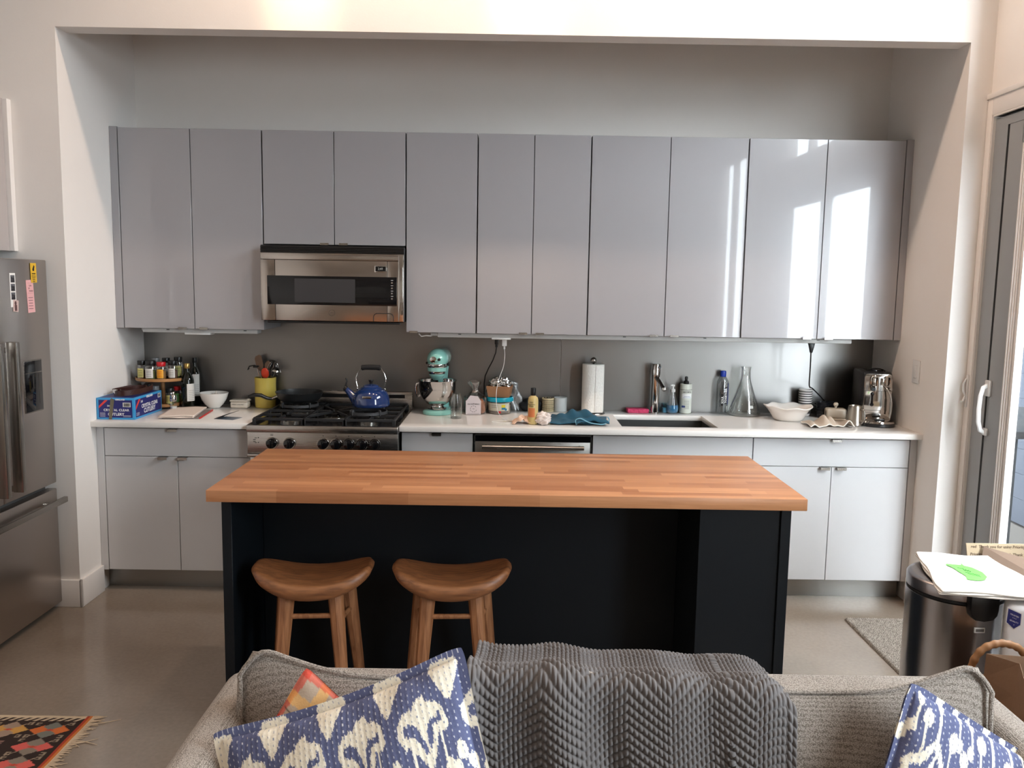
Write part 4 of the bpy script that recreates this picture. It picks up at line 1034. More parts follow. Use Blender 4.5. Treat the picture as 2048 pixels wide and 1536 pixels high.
# --- tub with turquoise lid, kraft box, foil parcel, bag ---
tu = thing('food_tub', 'clear plastic food tub with a turquoise lid and printed label', 'tub', (2.083, -.165, Z))
MB().lathe([(.058, 0), (.062, .002), (.070, .072)], seg=44, cap=False).build('tub_body', thin_glass('tub_plastic', (.82, .84, .84, 1), .12, .1), tu)
MB().lathe([(.055, .003), (.058, .004), (.063, .05), (.03, .058), (0, .052)], seg=36).build('contents', mat('tub_contents', rgb(200, 175, 150), .8, noise=.2, nscale=90), tu)
m_turq = mat('turquoise_plastic', rgb(25, 150, 175), .25)
MB().lathe([(.072, .070), (.077, .073), (.078, .090), (.074, .096), (.068, .094), (.066, .088), (0, .088)], seg=48).build('lid', m_turq, tu)
curved(.0625, .008, 1.15, 16, z1=.064, r1=.0695, a0=-1.85).build('printed_label', mat('tub_label', rgb(210, 208, 190), .5), tu)
b = MB(); curved(.0632, .008, 1.15, 16, z1=.020, r1=.0645, a0=-1.85, b=b); b.build('label_band', mat('grey_band', rgb(120, 116, 112), .5), tu)
b = MB()
for a, z, c in ((-1.25, .046, 0),): curved(.0668, .040, .16, 4, z1=.056, r1=.0688, a0=a, b=b)
b.build('label_lemon', mat('lemon_print', rgb(228, 210, 50), .5), tu)
b = MB(); curved(.0655, .028, .18, 4, z1=.040, r1=.067, a0=-1.22, b=b); curved(.0645, .022, .1, 3, z1=.034, r1=.066, a0=-1.0, b=b); b.build('label_blue', mat('label_blue_print', rgb(35, 120, 160), .5), tu)
b = MB(); curved(.0642, .009, .10, 3, z1=.020, a0=-1.55, r1=.0655, b=b); b.build('label_red', m_redcap, tu)
b = MB()
for k, s in enumerate(('ORGANIC', 'HUMMUS')): b.text(s, .0085, Matrix.Rotation(-.42, 4, 'Z') @ XZ(0, -.0700-.0006*(1-k), .052-k*.011), .0002)
b.build('lettering', m_grey_ink, tu, smooth=0)
kb2 = thing('kraft_box', 'open brown kraft takeout box standing on the turquoise lid', 'box', (2.082, -.165, Z+.0965), math.radians(-8))
m_kraft = mat('kraft_card', rgb(150, 108, 76), .75, noise=.05, nscale=60)
b = MB(); t_ = bmesh.new()
lo = [(-.058, -.045, 0), (.058, -.045, 0), (.058, .045, 0), (-.058, .045, 0)]; hi = [(-.069, -.055, .062), (.069, -.055, .062), (.069, .055, .062), (-.069, .055, .062)]
vl = [t_.verts.new(p) for p in lo]; vh = [t_.verts.new(p) for p in hi]
t_.faces.new(vl[::-1])
for k in range(4): t_.faces.new((vl[k], vl[(k+1) % 4], vh[(k+1) % 4], vh[k]))
b._add(t_); b.build('carton', m_kraft, kb2, smooth=0, solid=.0015)
fo = thing('foil_parcel', 'crumpled aluminium foil parcel on top of the kraft box', 'foil', (2.082, -.165, Z+.125))
rr = random.Random(3)
b = MB(); t_ = bmesh.new(); bmesh.ops.create_icosphere(t_, subdivisions=4, radius=1)
for v in t_.verts:
    k = 1+rr.uniform(-.10, .10); p = v.co
    v.co = Vector((p.x*.062*k, p.y*.052*k, .043+p.z*.042*k))
b._add(t_); b.build('foil', mat('aluminium_foil', rgb(205, 203, 200), .18, metal=1), fo, smooth=0)
pb = thing('plastic_bag', 'translucent white plastic bag slumped behind the turquoise-lidded tub', 'bag', (2.10, -.055, Z))
m_pbag = thin_glass('thin_white_plastic', (.78, .81, .82, 1), .35, .35)
b = MB()
def pbf(u, v):
    a = 2*PI*u; r = (1-.25*v)*(1+.12*math.sin(5*a+6*v)+.07*math.sin(11*a-4*v))
    if v > .9: r *= (1-v)/.1*.9+.1
    return (.115*r*math.cos(a)*(1-.1*v), .035*r*math.sin(a), .001+.168*v+.012*math.sin(4*a)*v)
b.grid(pbf, 90, 26, wrap=True); b.build('film', m_pbag, pb)
# --- leads from the strip ---
pl = thing('power_cord', 'black power cord hanging from the outlet behind the bread', 'cord', (2.062, -.262, 1.341))
MB().box(-.011, -.010, -.028, .011, .010, 0, .003).cyl(0, 0, -.044, -.028, .007).build('plug', m_black, pl)
MB().tube([(0, 0, -.042), (-.004, .01, -.075), (-.020, .03, -.12), (-.045, .09, -.17), (-.065, .15, -.22), (-.072, .19, -.27), (-.072, .215, -.33), (-.074, .225, -.40), (-.09, .235, -.4225)], .0032, 8).build('lead', m_black, pl)
def smooth_path(P, n=6):
    P = [Vector(p) for p in P]; out = []
    for i in range(len(P)-1):
        p0, p1, p2, p3 = P[max(i-1, 0)], P[i], P[i+1], P[min(i+2, len(P)-1)]
        for k in range(n):
            t = k/n
            out.append(.5*((2*p1)+(-p0+p2)*t+(2*p0-5*p1+4*p2-p3)*t*t+(-p0+3*p1-3*p2+p3)*t**3))
    out.append(P[-1]); return out
wc = thing('phone_charger', 'white phone charger with its lead looping onto the counter', 'charger', (2.105, -.280, 1.341))
MB().box(-.013, -.013, -.036, .013, .013, 0, .004).cyl(0, 0, -.052, -.036, .005).build('adapter', m_white_plastic, wc)
zz = Z-1.341+.0025
MB().tube(smooth_path([(0, 0, -.050), (.003, -.005, -.09), (-.004, -.01, -.15), (-.025, -.02, -.21), (-.038, -.03, -.27), (-.040, -.04, -.33), (-.030, -.06, -.39), (.0, -.13, -.42), (.05, -.20, zz), (.045, -.235, zz), (0, -.25, zz), (-.05, -.235, zz), (-.055, -.205, zz), (-.02, -.185, zz+.001), (.03, -.185, zz+.004), (.08, -.20, zz), (.105, -.215, zz)], 8), .0017, 6).build('lead', m_white_plastic, wc)
# --- shampoo bottle and the puffs beside it ---
sb = thing('shampoo_bottle', 'clear bottle of amber shampoo with black cap', 'bottle', (2.262, -.528, Z))
m_amber = mat('amber_liquid', rgb(200, 178, 120), .15, noise=.05)
MB().lathe([(.024, 0), (.027, .003), (.0275, .125), (.024, .142), (.014, .150), (.012, .155)], seg=32).build('bottle_body', m_amber, sb)
MB().lathe([(.0135, .152), (.0140, .154), (.0140, .190), (.0125, .192)], seg=24).build('cap', m_black, sb)
curved(.0275, .040, .7, z1=.088, a0=-1.95).build('orange_label', mat('orange_label_print', rgb(205, 120, 70), .5), sb)
b = MB()
for k in range(3): b.text(('Hair', 'Shampoo', 'Wash')[k], .011, Matrix.Rotation(-.35, 4, 'Z') @ XZ(0, -.0283, .118-k*.010), .0002)
b.build('lettering', m_black_ink, sb, smooth=0)
def ruffle(name, label, cat, loc, r, sz, col, seed):
    o = thing(name, label, cat, loc)
    rr = random.Random(seed); b = MB(); t_ = bmesh.new(); bmesh.ops.create_icosphere(t_, subdivisions=5, radius=1)
    D = [Vector((rr.gauss(0, 1), rr.gauss(0, 1), rr.gauss(0, 1))).normalized() for _ in range(8)]
    for v in t_.verts:
        p = v.co.copy(); k = 1
        for q, d in enumerate(D): k += .045*math.sin(p.dot(d)*(6+q*1.7)+q)
        v.co = Vector((p.x*r[0]*k, p.y*r[1]*k, max(.001, r[2]*1.0+p.z*r[2]*k)))
    b._add(t_); b.build('net', col, o)
    return o
ruffle('bath_puff', 'white bath puff right of the shampoo bottle', 'bath puff', (2.316, -.548, Z), (.040, .036, .034), None, mat('white_netting', rgb(228, 215, 208), .8, bump=.5, bscale=150), 4)
ts = thing('tissue', 'peach crumpled tissue left of the shampoo bottle', 'tissue', (2.205, -.515, Z))
b = MB()
def tsf(u, v):
    x = (u-.5)*.085; y = (v-.5)*.08; h = max(0, 1-(2*abs(u-.55))**1.6)*(.055*(1-abs(v-.45)*1.3))
    return (x+.012*math.sin(9*v+3), y+.008*math.sin(11*u), .003+max(0, h)*(.75+.25*math.sin(13*u+7*v))+.006*abs(math.sin(8*u*v+4*u)))
b.grid(tsf, 40, 30); b.build('paper', mat('peach_tissue', rgb(225, 190, 165), .8), ts, solid=.002)
# --- black glove-like cloth, candle and pot against the wall ---
bc_ = thing('oven_mitt', 'crumpled black cloth behind the shampoo bottle', 'cloth', (2.262, -.062, Z))
b = MB(); t_ = bmesh.new(); bmesh.ops.create_icosphere(t_, subdivisions=4, radius=1)
for v in t_.verts:
    p = v.co; k = 1+.10*math.sin(6*p.x+4*p.z)+.07*math.sin(9*p.y+7*p.x)
    v.co = Vector((p.x*.066*k, p.y*.045*k, max(.0005, .032+p.z*.040*k)))
b._add(t_); b.build('fabric', mat('black_cloth', rgb(20, 20, 22), .9), bc_)
cn = thing('match_pot', 'round cream pot with rows of dark dots', 'pot', (2.362, -.062, Z))
MB().lathe([(.034, 0), (.036, .002), (.036, .076), (.034, .078), (.033, .072), (0, .072)], seg=36).build('pot_body', mat('cream_pot', rgb(205, 188, 150), .6), cn)
b = MB()
for k in range(14):
    a = -PI/2-1.3+k*.2
    b.box(-.0008, -.0366, .006, .0008, -.0359, .072, m=Matrix.Rotation(a+PI/2, 4, 'Z'))
    for q in range(6): b.box(-.0018, -.0368, .010+q*.011, .0018, -.036, .0125+q*.011, m=Matrix.Rotation(a+PI/2+.1*(q % 2), 4, 'Z'))
for k in range(10): b.sphere(.024*math.cos(k*2.4)*(k/10)**.5, .024*math.sin(k*2.4)*(k/10)**.5, .076, .004)
b.build('dots', m_black_ink, cn, smooth=0)
wp = thing('steel_pot', 'plain pale grey cylindrical pot left of the paper towels', 'pot', (2.434, -.055, Z))
MB().lathe([(.036, 0), (.038, .002), (.039, .080), (.036, .081), (.035, .01), (0, .008)], seg=36).build('pot_body', mat('pale_grey_pot', rgb(185, 190, 190), .4), wp)
# --- paper towel ---
ph = thing('paper_towel_holder', 'steel paper towel holder with ball finial', 'holder', (2.614, -.130, Z))
MB().lathe([(.070, 0), (.072, .003), (.070, .008), (.02, .012), (.012, .012)], seg=44).build('base', m_satin, ph)
MB().cyl(0, 0, .010, .292, .006).sphere(0, 0, .306, .0185).build('post', m_satin, ph)
pr_ = thing('paper_towel_roll', 'white paper towel roll standing on the steel holder', 'paper towel', (2.614, -.130, Z+.0125))
b = MB().lathe([(.022, 0), (.0605, 0), (.0625, .002), (.0625, .272), (.0605, .274), (.022, .274), (.022, 0)], seg=48, cap=False)
b.build('roll', mat('paper_towel', rgb(232, 230, 224), .9, bump=.35, bscale=90), pr_)
MB().box(-.001, -.0655, .002, .045, -.060, .272, .001, m=Matrix.Rotation(.12, 4, 'Z')).build('loose_sheet', MATS['paper_towel'], pr_)
# --- teal towel ---
tw = thing('kitchen_towel', 'crumpled teal blue kitchen towel left of the sink', 'towel', (2.520, -.405, Z))
m_teal = mat('teal_terry', rgb(32, 88, 112), .95, bump=.7, bscale=500, sheen=.1)
def twf(u, v):
    x = (u-.5)*.30; y = (v-.5)*.29*(1-.25*u)
    e = min(u, 1-u, v, 1-v)*2
    h = .040*math.exp(-((u-.58)**2/.03+(v-.80)**2/.04))+.030*math.exp(-((u-.15)**2/.012+(v-.6)**2/.06))+.030*math.exp(-((u-.36)**2/.010+(v-.7)**2/.05))+.020*math.exp(-((u-.8)**2/.03+(v-.4)**2/.05))
    h += .011*math.sin(u*21+v*9)*e + .010*math.sin(v*17-u*6)*e + .008
    return (x+.03*(v-.5)-.01, y-.03*u, .004+max(0, h)*(min(1, e*2.2)*.9+.1)+.008*abs(math.sin(6*u+2))*(1-e))
MB().grid(twf, 60, 50).build('cloth', m_teal, tw, solid=.005)
def fold(u, v):
    x = -.03+.17*u; y = -.13-.045*v+.02*math.sin(u*3); h = .040*math.sin(PI*(.15+.85*(1-v)))*math.sin(PI*(.1+.8*u))
    return (x, y, .006+h+.004*math.sin(u*15))
MB().grid(fold, 40, 14).build('folded_edge', m_teal, tw, solid=.006)
b = MB().tube(smooth_path([(-.03, -.165, .006), (-.035, -.160, .03), (-.01, -.165, .040), (.03, -.172, .022), (.07, -.172, .014), (.11, -.168, .012), (.14, -.155, .030), (.135, -.13, .045)], 6), .003, 6)
b.build('hem', mat('pale_teal_hem', rgb(110, 160, 180), .9), tw)
# --- sponge, faucet, soaps ---
sp = thing('sponge', 'pink sponge left of the faucet behind the sink', 'sponge', (2.884, -.055, Z), math.radians(2))
MB().box(-.062, -.036, 0, .062, .036, .024, .004, 2).build('foam', mat('pink_foam', rgb(214, 72, 110), .9, noise=.1, nscale=120, bump=.9, bscale=150), sp)
fc = thing('faucet', 'chrome single-column faucet behind the sink', 'faucet', (2.981, -.080, Z))
MB().lathe([(.027, 0), (.027, .004), (.024, .006), (.0235, .222), (.0225, .2225), (.0225, .2245), (.026, .225), (.026, .286), (.024, .289), (0, .289)], seg=36).build('column', m_chrome, fc)
MB().tube([(0, -.010, .212), (.012, -.06, .192), (.022, -.11, .168), (.026, -.135, .156)], .0125, 20, radii=[.0135, .0125, .012, .012]).lathe([(.014, 0), (.014, .012), (.010, .014), (0, .014)], m=AIM((.026, -.130, .164), (.028, -.136, .136))).build('spout', m_chrome, fc)
MB().tube([(.010, -.012, .270), (.014, -.03, .272), (.016, -.036, .272)], .007, 12).build('lever', m_chrome, fc)
sj = thing('candle_glass', 'small pale blue glass right behind the faucet', 'glass', (3.047, -.045, Z))
MB().lathe([(.018, 0), (.021, .003), (.023, .055)], seg=28, cap=False).build('vessel', thin_glass('pale_blue_glass', (.62, .84, .92, 1), .15), sj)
MB().lathe([(.017, .002), (.019, .03), (0, .03)], seg=24).build('wax', mat('pale_blue_wax', rgb(120, 180, 205), .5), sj)
ps = thing('soap_pump', 'teardrop pump bottle of blue hand soap by the sink', 'soap bottle', (3.086, -.062, Z))
PR = [(.024, 0), (.031, .004), (.0355, .014), (.0365, .028), (.033, .050), (.026, .078), (.018, .105), (.013, .122), (.012, .128)]
MB().lathe(PR, seg=36, cap=False).build('bottle_body', m_clear, ps)
MB().lathe([(.023, .002), (.030, .006), (.0345, .015), (.0355, .028), (.0325, .048), (0, .048)], seg=32).build('soap', mat('blue_soap', rgb(45, 120, 165), .1), ps)
MB().lathe([(.014, .124), (.0145, .127), (.0145, .138), (.012, .140), (.006, .142), (.006, .155), (.010, .157), (.010, .166), (.007, .168), (0, .168)], seg=24).tube([(0, 0, .162), (-.014, -.018, .165), (-.020, -.026, .162)], .0045, 8).tube([(0, 0, .005), (0, 0, .13)], .0025, 6).build('pump', m_white_plastic, ps)
dt = thing('dish_soap', 'white dish soap bottle with black dropper cap', 'soap bottle', (3.163, -.055, Z))
MB().lathe([(.030, 0), (.034, .003), (.035, .012), (.035, .138), (.034, .170), (.032, .172)], seg=36).build('bottle_body', mat('milky_plastic', rgb(208, 210, 200), .3), dt)
MB().lathe([(.0150, .171), (.0155, .173), (.0155, .188), (.010, .190), (.0075, .192), (.0085, .200), (.0095, .206), (.008, .214), (0, .217)], seg=24).build('dropper_cap', m_black, dt)
b = MB(); curved(.035, .138, 1.4, 20, z1=.141, b=b)
b.text("MEYER'S", .0125, XZ(0, -.0364, .127), .0002, bold=.0003)
for k in range(7): b.box(-.016, -.0364, .030+k*.0075, .014, -.0358, .0315+k*.0075)
b.build('print', m_grey_ink, dt, smooth=0)
b = MB(); curved(.0352, .090, .9, 12, z1=.117, a0=-PI/2, b=b); b.build('white_panel', mat('white_ink_panel', rgb(232, 232, 230), .5), dt)
b = MB(); curved(.0355, .094, .7, 12, z1=.0955, a0=-PI/2, b=b); curved(.0355, .100, .5, 12, z1=.1015, a0=-PI/2, b=b); curved(.0352, .036, .3, 6, z1=.048, a0=-2.1, b=b); b.build('blue_print', mat('blue_ink', rgb(50, 70, 130), .5), dt, smooth=0)
# --- water bottle ---
wb_ = thing('water_bottle', 'clear plastic water bottle with blue cap reading SOUL TOGETHER', 'bottle', (3.378, -.045, Z))
MB().lathe([(.030, 0), (.033, .004), (.034, .010), (.034, .175), (.032, .190), (.020, .214), (.015, .220)], seg=36, cap=False).build('bottle_body', thin_glass('pet_plastic', (.80, .83, .84, 1), .12, .05), wb_)
MB().lathe([(.0165, .216), (.0175, .219), (.0175, .245), (.015, .251), (0, .253)], seg=24).build('cap', mat('blue_cap', rgb(24, 58, 165), .3), wb_)
b = MB(); curved(.034, .060, .22, 5, z1=.158, a0=-1.18, b=b, t=.001); curved(.034, .050, .17, 5, z1=.118, a0=-1.78, b=b, t=.001)
b.build('black_print', m_black_ink, wb_)
b = MB()
R90 = Matrix.Rotation(PI/2, 4, 'Z')
b.text('TOGETHER', .0172, Matrix.Rotation(.36, 4, 'Z') @ XZ(0, -.0362, .108) @ R90, .0002, bold=.0003)
b.text('SOUL', .0172, Matrix.Rotation(-.18, 4, 'Z') @ XZ(0, -.0362, .084) @ R90, .0002, bold=.0003)
b.build('lettering', m_white_ink, wb_, smooth=0)
b = MB(); curved(.034, .055, .20, 5, z1=.180, a0=-.62, b=b); b.build('navy_panel', mat('navy_print', rgb(38, 50, 110), .4), wb_)
b = MB(); curved(.034, .012, .12, 5, z1=.048, a0=-.85, b=b); b.build('white_panel', MATS['white_ink_panel'], wb_)
# --- flask ---
fl = thing('erlenmeyer_flask', 'large empty glass conical flask by the backsplash', 'flask', (3.497, -.095, Z))
MB().lathe([(.075, 0), (.086, .003), (.090, .012), (.086, .030), (.072, .075), (.050, .135), (.032, .190), (.026, .215), (.0245, .270), (.029, .276), (.029, .281), (.0255, .282)], seg=56, cap=False).build('vessel', thin_glass('flask_glass', (.95, .97, .96, 1), .16), fl)
MB().lathe([(.089, .010), (.084, .003), (0, .002)], seg=48).build('flask_base', thin_glass('flask_glass_base', (.82, .87, .85, 1), .2), fl)
b = MB(); curved(.0745, .048, .16, 5, z1=.064, r1=.0690, a0=-1.3, b=b, t=.0012)
for k in range(5): curved(.0745-.0042*(k+2)*.9, .060+k*.010, .07, 3, z1=.0612+k*.010, a0=-1.0, t=.003, b=b)
b.build('white_marks', m_white_ink, fl)
# --- ruffled bowl ---
rb = thing('ruffled_bowl', 'large white bowl with a wavy rim', 'bowl', (3.700, -.250, Z))
m_porc = mat('white_stoneware', rgb(226, 219, 212), .22)
def rbf(u, v):
    a = 2*PI*u; w = .006*math.sin(7*a); 
    prof = [(0, .006), (.055, .004), (.068, 0), (.078, .006), (.094, .034), (.110, .058), (.131, .078)]
    k = v*(len(prof)-1); i = min(int(k), len(prof)-2); f = k-i
    r = prof[i][0]*(1-f)+prof[i+1][0]*f; z = prof[i][1]*(1-f)+prof[i+1][1]*f
    s = max(0, (v-.65)/.35)
    return ((r+s*.006*math.sin(7*a+1))*math.cos(a), (r+s*.006*math.sin(7*a+1))*math.sin(a)*.96, .002+z+s*w*.7)
MB().grid(rbf, 112, 24, wrap=True).build('dish', m_porc, rb, solid=.005)
# --- cups ---
m_cupw = mat('cup_white', rgb(222, 219, 216), .3)
for k in range(7):
    cu = thing('espresso_cup', ['bottom cup of the striped stack by the ruffled bowl', 'second cup up in the striped stack', 'third cup up in the striped stack', 'fourth cup up in the striped stack', 'fifth cup up in the striped stack', 'sixth cup up in the striped stack', 'top cup of the striped stack'][k], 'cup', (3.853, -.075, Z+k*.0135+(.0 if k == 0 else .008)), 0, 'stacked striped espresso cups')
    MB().lathe([(.024, 0), (.027, .002), (.038, .060), (.039, .064), (.037, .064), (.034, .060), (.024, .004), (0, .0035)], seg=36).build('cup_body', m_cupw, cu)
    b = MB().lathe([(.0368, .050), (.0375, .0503), (.0383, .0553), (.0376, .0556)], seg=36, cap=False)
    if k == 0: b.lathe([(.0300, .014), (.0306, .0143), (.0349, .040), (.0343, .0405)], seg=36, cap=False)
    b.build('stripe', m_black_ink if k else mat('dark_band', rgb(70, 66, 64), .4), cu)
for k, (x, y) in enumerate(((3.940, -.140), (3.998, -.118))):
    cu = thing('black_cup', ['ribbed black cup behind the butter dish, left', 'ribbed black cup behind the butter dish, middle', 'ribbed black cup behind the butter dish, right'][k], 'cup', (x-.01, y, Z), 0, 'black cups by the wall')
    b = MB()
    t_ = [(.026, 0), (.029, .002), (.034, .088), (.0345, .090), (.0325, .090), (.028, .008), (0, .006)]
    b.lathe(t_, seg=30); b.build('cup_body', mat('black_ceramic', rgb(22, 24, 30), .3), cu)
    b = MB()
    for q in range(4): b.lathe([(.0295+.0052*q*.95, .018+q*.018), (.0315+.0050*q*.9, .020+q*.018), (.0300+.0052*q*.95, .023+q*.018)], seg=30, cap=False)
    b.build('ribs', MATS['black_ceramic'], cu)
# --- butter dish with knob ---
bd2 = thing('butter_dish', 'beige ceramic box-shaped dish with round lid knob', 'dish', (3.978, -.215, Z), math.radians(-8))
m_beige = mat('beige_ceramic', rgb(196, 186, 170), .3)
MB().box(-.064, -.045, 0, .064, .045, .012, .004).build('tray', m_beige, bd2)
MB().box(-.054, -.036, .012, .054, .036, .066, .011, 3).build('cover', m_beige, bd2)
MB().lathe([(.006, .065), (.006, .074), (.012, .080), (.014, .087), (.012, .094), (.006, .098), (0, .099)], seg=24).build('knob', m_beige, bd2)
MB().lathe([(.012, 0), (.012, .001), (0, .001)], m=Matrix.Translation((-.0545, -.012, .040)) @ Matrix.Rotation(-PI/2, 4, 'Y'), sy=.6).build('side_hole', m_black, bd2)
# --- beige cloth ---
cl = thing('dish_cloth', 'crumpled beige dish cloth with white hem in front of the butter dish', 'cloth', (3.850, -.425, Z))
m_lin = mat('beige_linen', rgb(196, 182, 166), .9, bump=.4, bscale=500)
def clf(u, v):
    x = (u-.5)*.235; y = (v-.5)*.16-.02*math.cos(u*5)
    e = min(u, 1-u)*2
    h = .050*math.exp(-((u-.45)**2/.008+(v-.50)**2/.16))+.038*math.exp(-((u-.64)**2/.005+(v-.6)**2/.14))+.032*math.exp(-((u-.90)**2/.006+(v-.1)**2/.3))+.026*math.exp(-((u-.08)**2/.006+(v-.4)**2/.2))
    return (x, y, .004+h+.004*abs(math.sin(u*16+v*4)))
MB().grid(clf, 60, 30).build('fabric', m_lin, cl, solid=.004)
m_hem = mat('white_hem', rgb(228, 224, 216), .9)
MB().tube([clf(i/50, 0) for i in range(51)], .0028, 6).tube([clf(0, i/20) for i in range(21)], .0028, 6).tube([clf(1, i/20) for i in range(21)], .0028, 6).tube([clf(.35+.4*i/30, .75-.5*i/30) for i in range(31)], .0022, 6).build('hem', m_hem, cl)
# --- pitcher ---
pt = thing('milk_pitcher', 'brushed steel milk pitcher left of the espresso machine', 'pitcher', (4.014, -.395, Z))
m_pit = mat('brushed_pitcher', rgb(172, 164, 152), .28, metal=1)
MB().lathe([(.040, 0), (.044, .003), (.043, .02), (.037, .085), (.035, .105), (.034, .107), (.033, .104), (.038, .02), (0, .008)], seg=44).build('jug', m_pit, pt)
MB().tube(smooth_path([(0.012, -.034, .090), (.018, -.058, .092), (.022, -.064, .075), (.022, -.066, .045), (.016, -.052, .022), (.012, -.042, .022)], 5), .0045, 8, flat=1.5).build('handle', m_satin, pt)
# --- espresso machine ---
em = thing('espresso_machine', 'chrome espresso machine with black side in the right corner of the counter', 'espresso machine', (4.146, -.300, Z), math.radians(-9))
em.scale = (1, 1, .96)
m_emc = mat('machine_chrome', rgb(185, 180, 175), .08, metal=1)
w = .072
MB().prism([(-.085, .020), (.165, .020), (.165, .285), (.145, .302), (-.06, .302), (-.085, .285)], -w-.002, w+.002, 'x', b=.008).build('housing', mat('machine_dark', rgb(40, 40, 42), .22), em)
pts = [(-w, .030)]+[(-w+.02-.02*math.cos(a), .272+.02*math.sin(a)) for a in np.linspace(0, PI/2, 7)]+[(w-.02+.02*math.sin(a), .272+.02*math.cos(a)) for a in np.linspace(0, PI/2, 7)]+[(w, .030)]
MB().prism(pts, -.094, -.084, 'y', b=.002).build('front_plate', m_emc, em)
MB().box(-w+.001, -.0948, .195, w-.001, -.0941, .1965).box(-w+.001, -.0948, .085, .018, -.0941, .0865).box(.018, -.0948, .045, .0195, -.0941, .195).box(-w+.001, -.0948, .072, -.012, -.0941, .0732).build('panel_lines', m_black, em, smooth=0)
b = MB().tube([(-.028, -.090, .118), (-.028, -.090, .178)], .0115, 14, flat=.6); b.sphere(-.028, -.092, .118, .0115, 1, .45, 1).sphere(-.028, -.092, .178, .0115, 1, .45, 1); b.build('slot', m_black_gloss, em)
b = MB()
ring_ = [(.0165*math.cos(s), 0, (.020 if math.sin(s) > 0 else -.020)+.0165*math.sin(s)) for s in np.linspace(0, 2*PI, 28, endpoint=False)]
b.tube([(-.026+x, -.108, .246+z) for x, y, z in ring_], .005, 8, closed=True)
b.build('brew_head', m_emc, em)
b = MB().box(-.036, -.120, .222, -.016, -.092, .272, .008, 3).tube([(-.018, -.112, .225), (-.018, -.116, .205), (-.020, -.114, .192)], .006, 10); b.build('capsule_lever', m_emc, em)
MB().cyl(0, 0, 0, .03, .011, m=AIM((-.030, -.092, .208), (-.030, -.120, .208))).build('coffee_outlet', m_black, em)
b = MB().tube([(.045+x*.72, -.100, .252+z*.8) for x, y, z in ring_], .0045, 8, closed=True).box(.010, -.1, .228, .034, -.093, .270, .005); b.build('steam_dial', m_emc, em)
MB().tube(smooth_path([(.030, -.092, .225), (.044, -.115, .205), (.055, -.125, .180), (.062, -.128, .140), (.062, -.127, .090), (.060, -.125, .050)], 6), .0055, 12).sphere(.060, -.108, .208, .011).build('steam_wand', m_emc, em)
MB().tube([(.062, -.128, .14), (.061, -.126, .07)], .0075, 12).build('wand_sleeve', m_satin, em)
b = MB().lathe([(.078, 0), (.086, .004), (.086, .018), (.082, .020)], 0.006, -.115, 0, 48, sx=1, sy=.8); b.box(-.078, -.115, 0, .078, .14, .020, .004); b.build('base', m_black, em)
MB().lathe([(.082, .020), (.078, .030), (.055, .036), (0, .037)], 0.006, -.115, 0, 48, sx=1, sy=.72).build('drip_tray', m_emc, em)
MB().box(-.018, -.150, .037, .03, -.115, .042, .002).build('tray_grid', m_black, em)
MB().tube(smooth_path([(-.05, -.02, .302), (-.02, -.04, .316), (.02, -.04, .316), (.05, -.02, .302)], 5), .003, 8).cyl(.04, 0, .301, .312, .006).box(-.045, -.03, .3, .03, .08, .308, .003).build('top_rail', m_black_gloss, em)
pc = thing('power_cord', 'black power cord running from the strip to the espresso machine', 'cord', (3.800, -.270, 1.3495))
MB().prism([(-.018, 0), (.018, 0), (.012, -.03), (.006, -.055), (-.004, -.055), (-.010, -.03)], -.009, .009, 'y', b=.002).build('plug', m_black, pc)
zq = Z-1.3495+.005
MB().tube(smooth_path([(.0, 0, -.050), (.001, .0, -.10), (.001, .0, -.17), (.002, .004, -.225), (.012, .02, -.248), (.05, .09, -.262), (.10, .17, -.290), (.15, .205, -.33), (.20, .22, -.38), (.235, .22, zq)], 6), .0038, 8).build('lead', m_black, pc)
# ================= stools =================
def wood(name, c0, c1, sc=(3, 3, 30), rough=.45):
    m = bpy.data.materials.new(name); m.use_nodes = True
    n = m.node_tree.nodes; L = m.node_tree.links; b = n['Principled BSDF']
    tc = n.new('ShaderNodeTexCoord'); mp = n.new('ShaderNodeMapping'); mp.inputs['Scale'].default_value = sc
    nz = n.new('ShaderNodeTexNoise'); nz.inputs['Scale'].default_value = 1.6; nz.inputs['Detail'].default_value = 6; nz.inputs['Distortion'].default_value = 1.2
    r = n.new('ShaderNodeValToRGB'); r.color_ramp.elements[0].position = .32; r.color_ramp.elements[0].color = c0; r.color_ramp.elements[1].position = .68; r.color_ramp.elements[1].color = c1
    L.new(tc.outputs['Object'], mp.inputs[0]); L.new(mp.outputs[0], nz.inputs[0]); L.new(nz.outputs['Fac'], r.inputs[0]); L.new(r.outputs[0], b.inputs['Base Color'])
    b.inputs['Roughness'].default_value = rough
    return m
m_teak = wood('teak_seat', rgb(104, 65, 40), rgb(152, 100, 62), (4, 26, 26))
m_teakl = wood('teak_leg', rgb(124, 80, 50), rgb(168, 116, 78), (26, 26, 3))
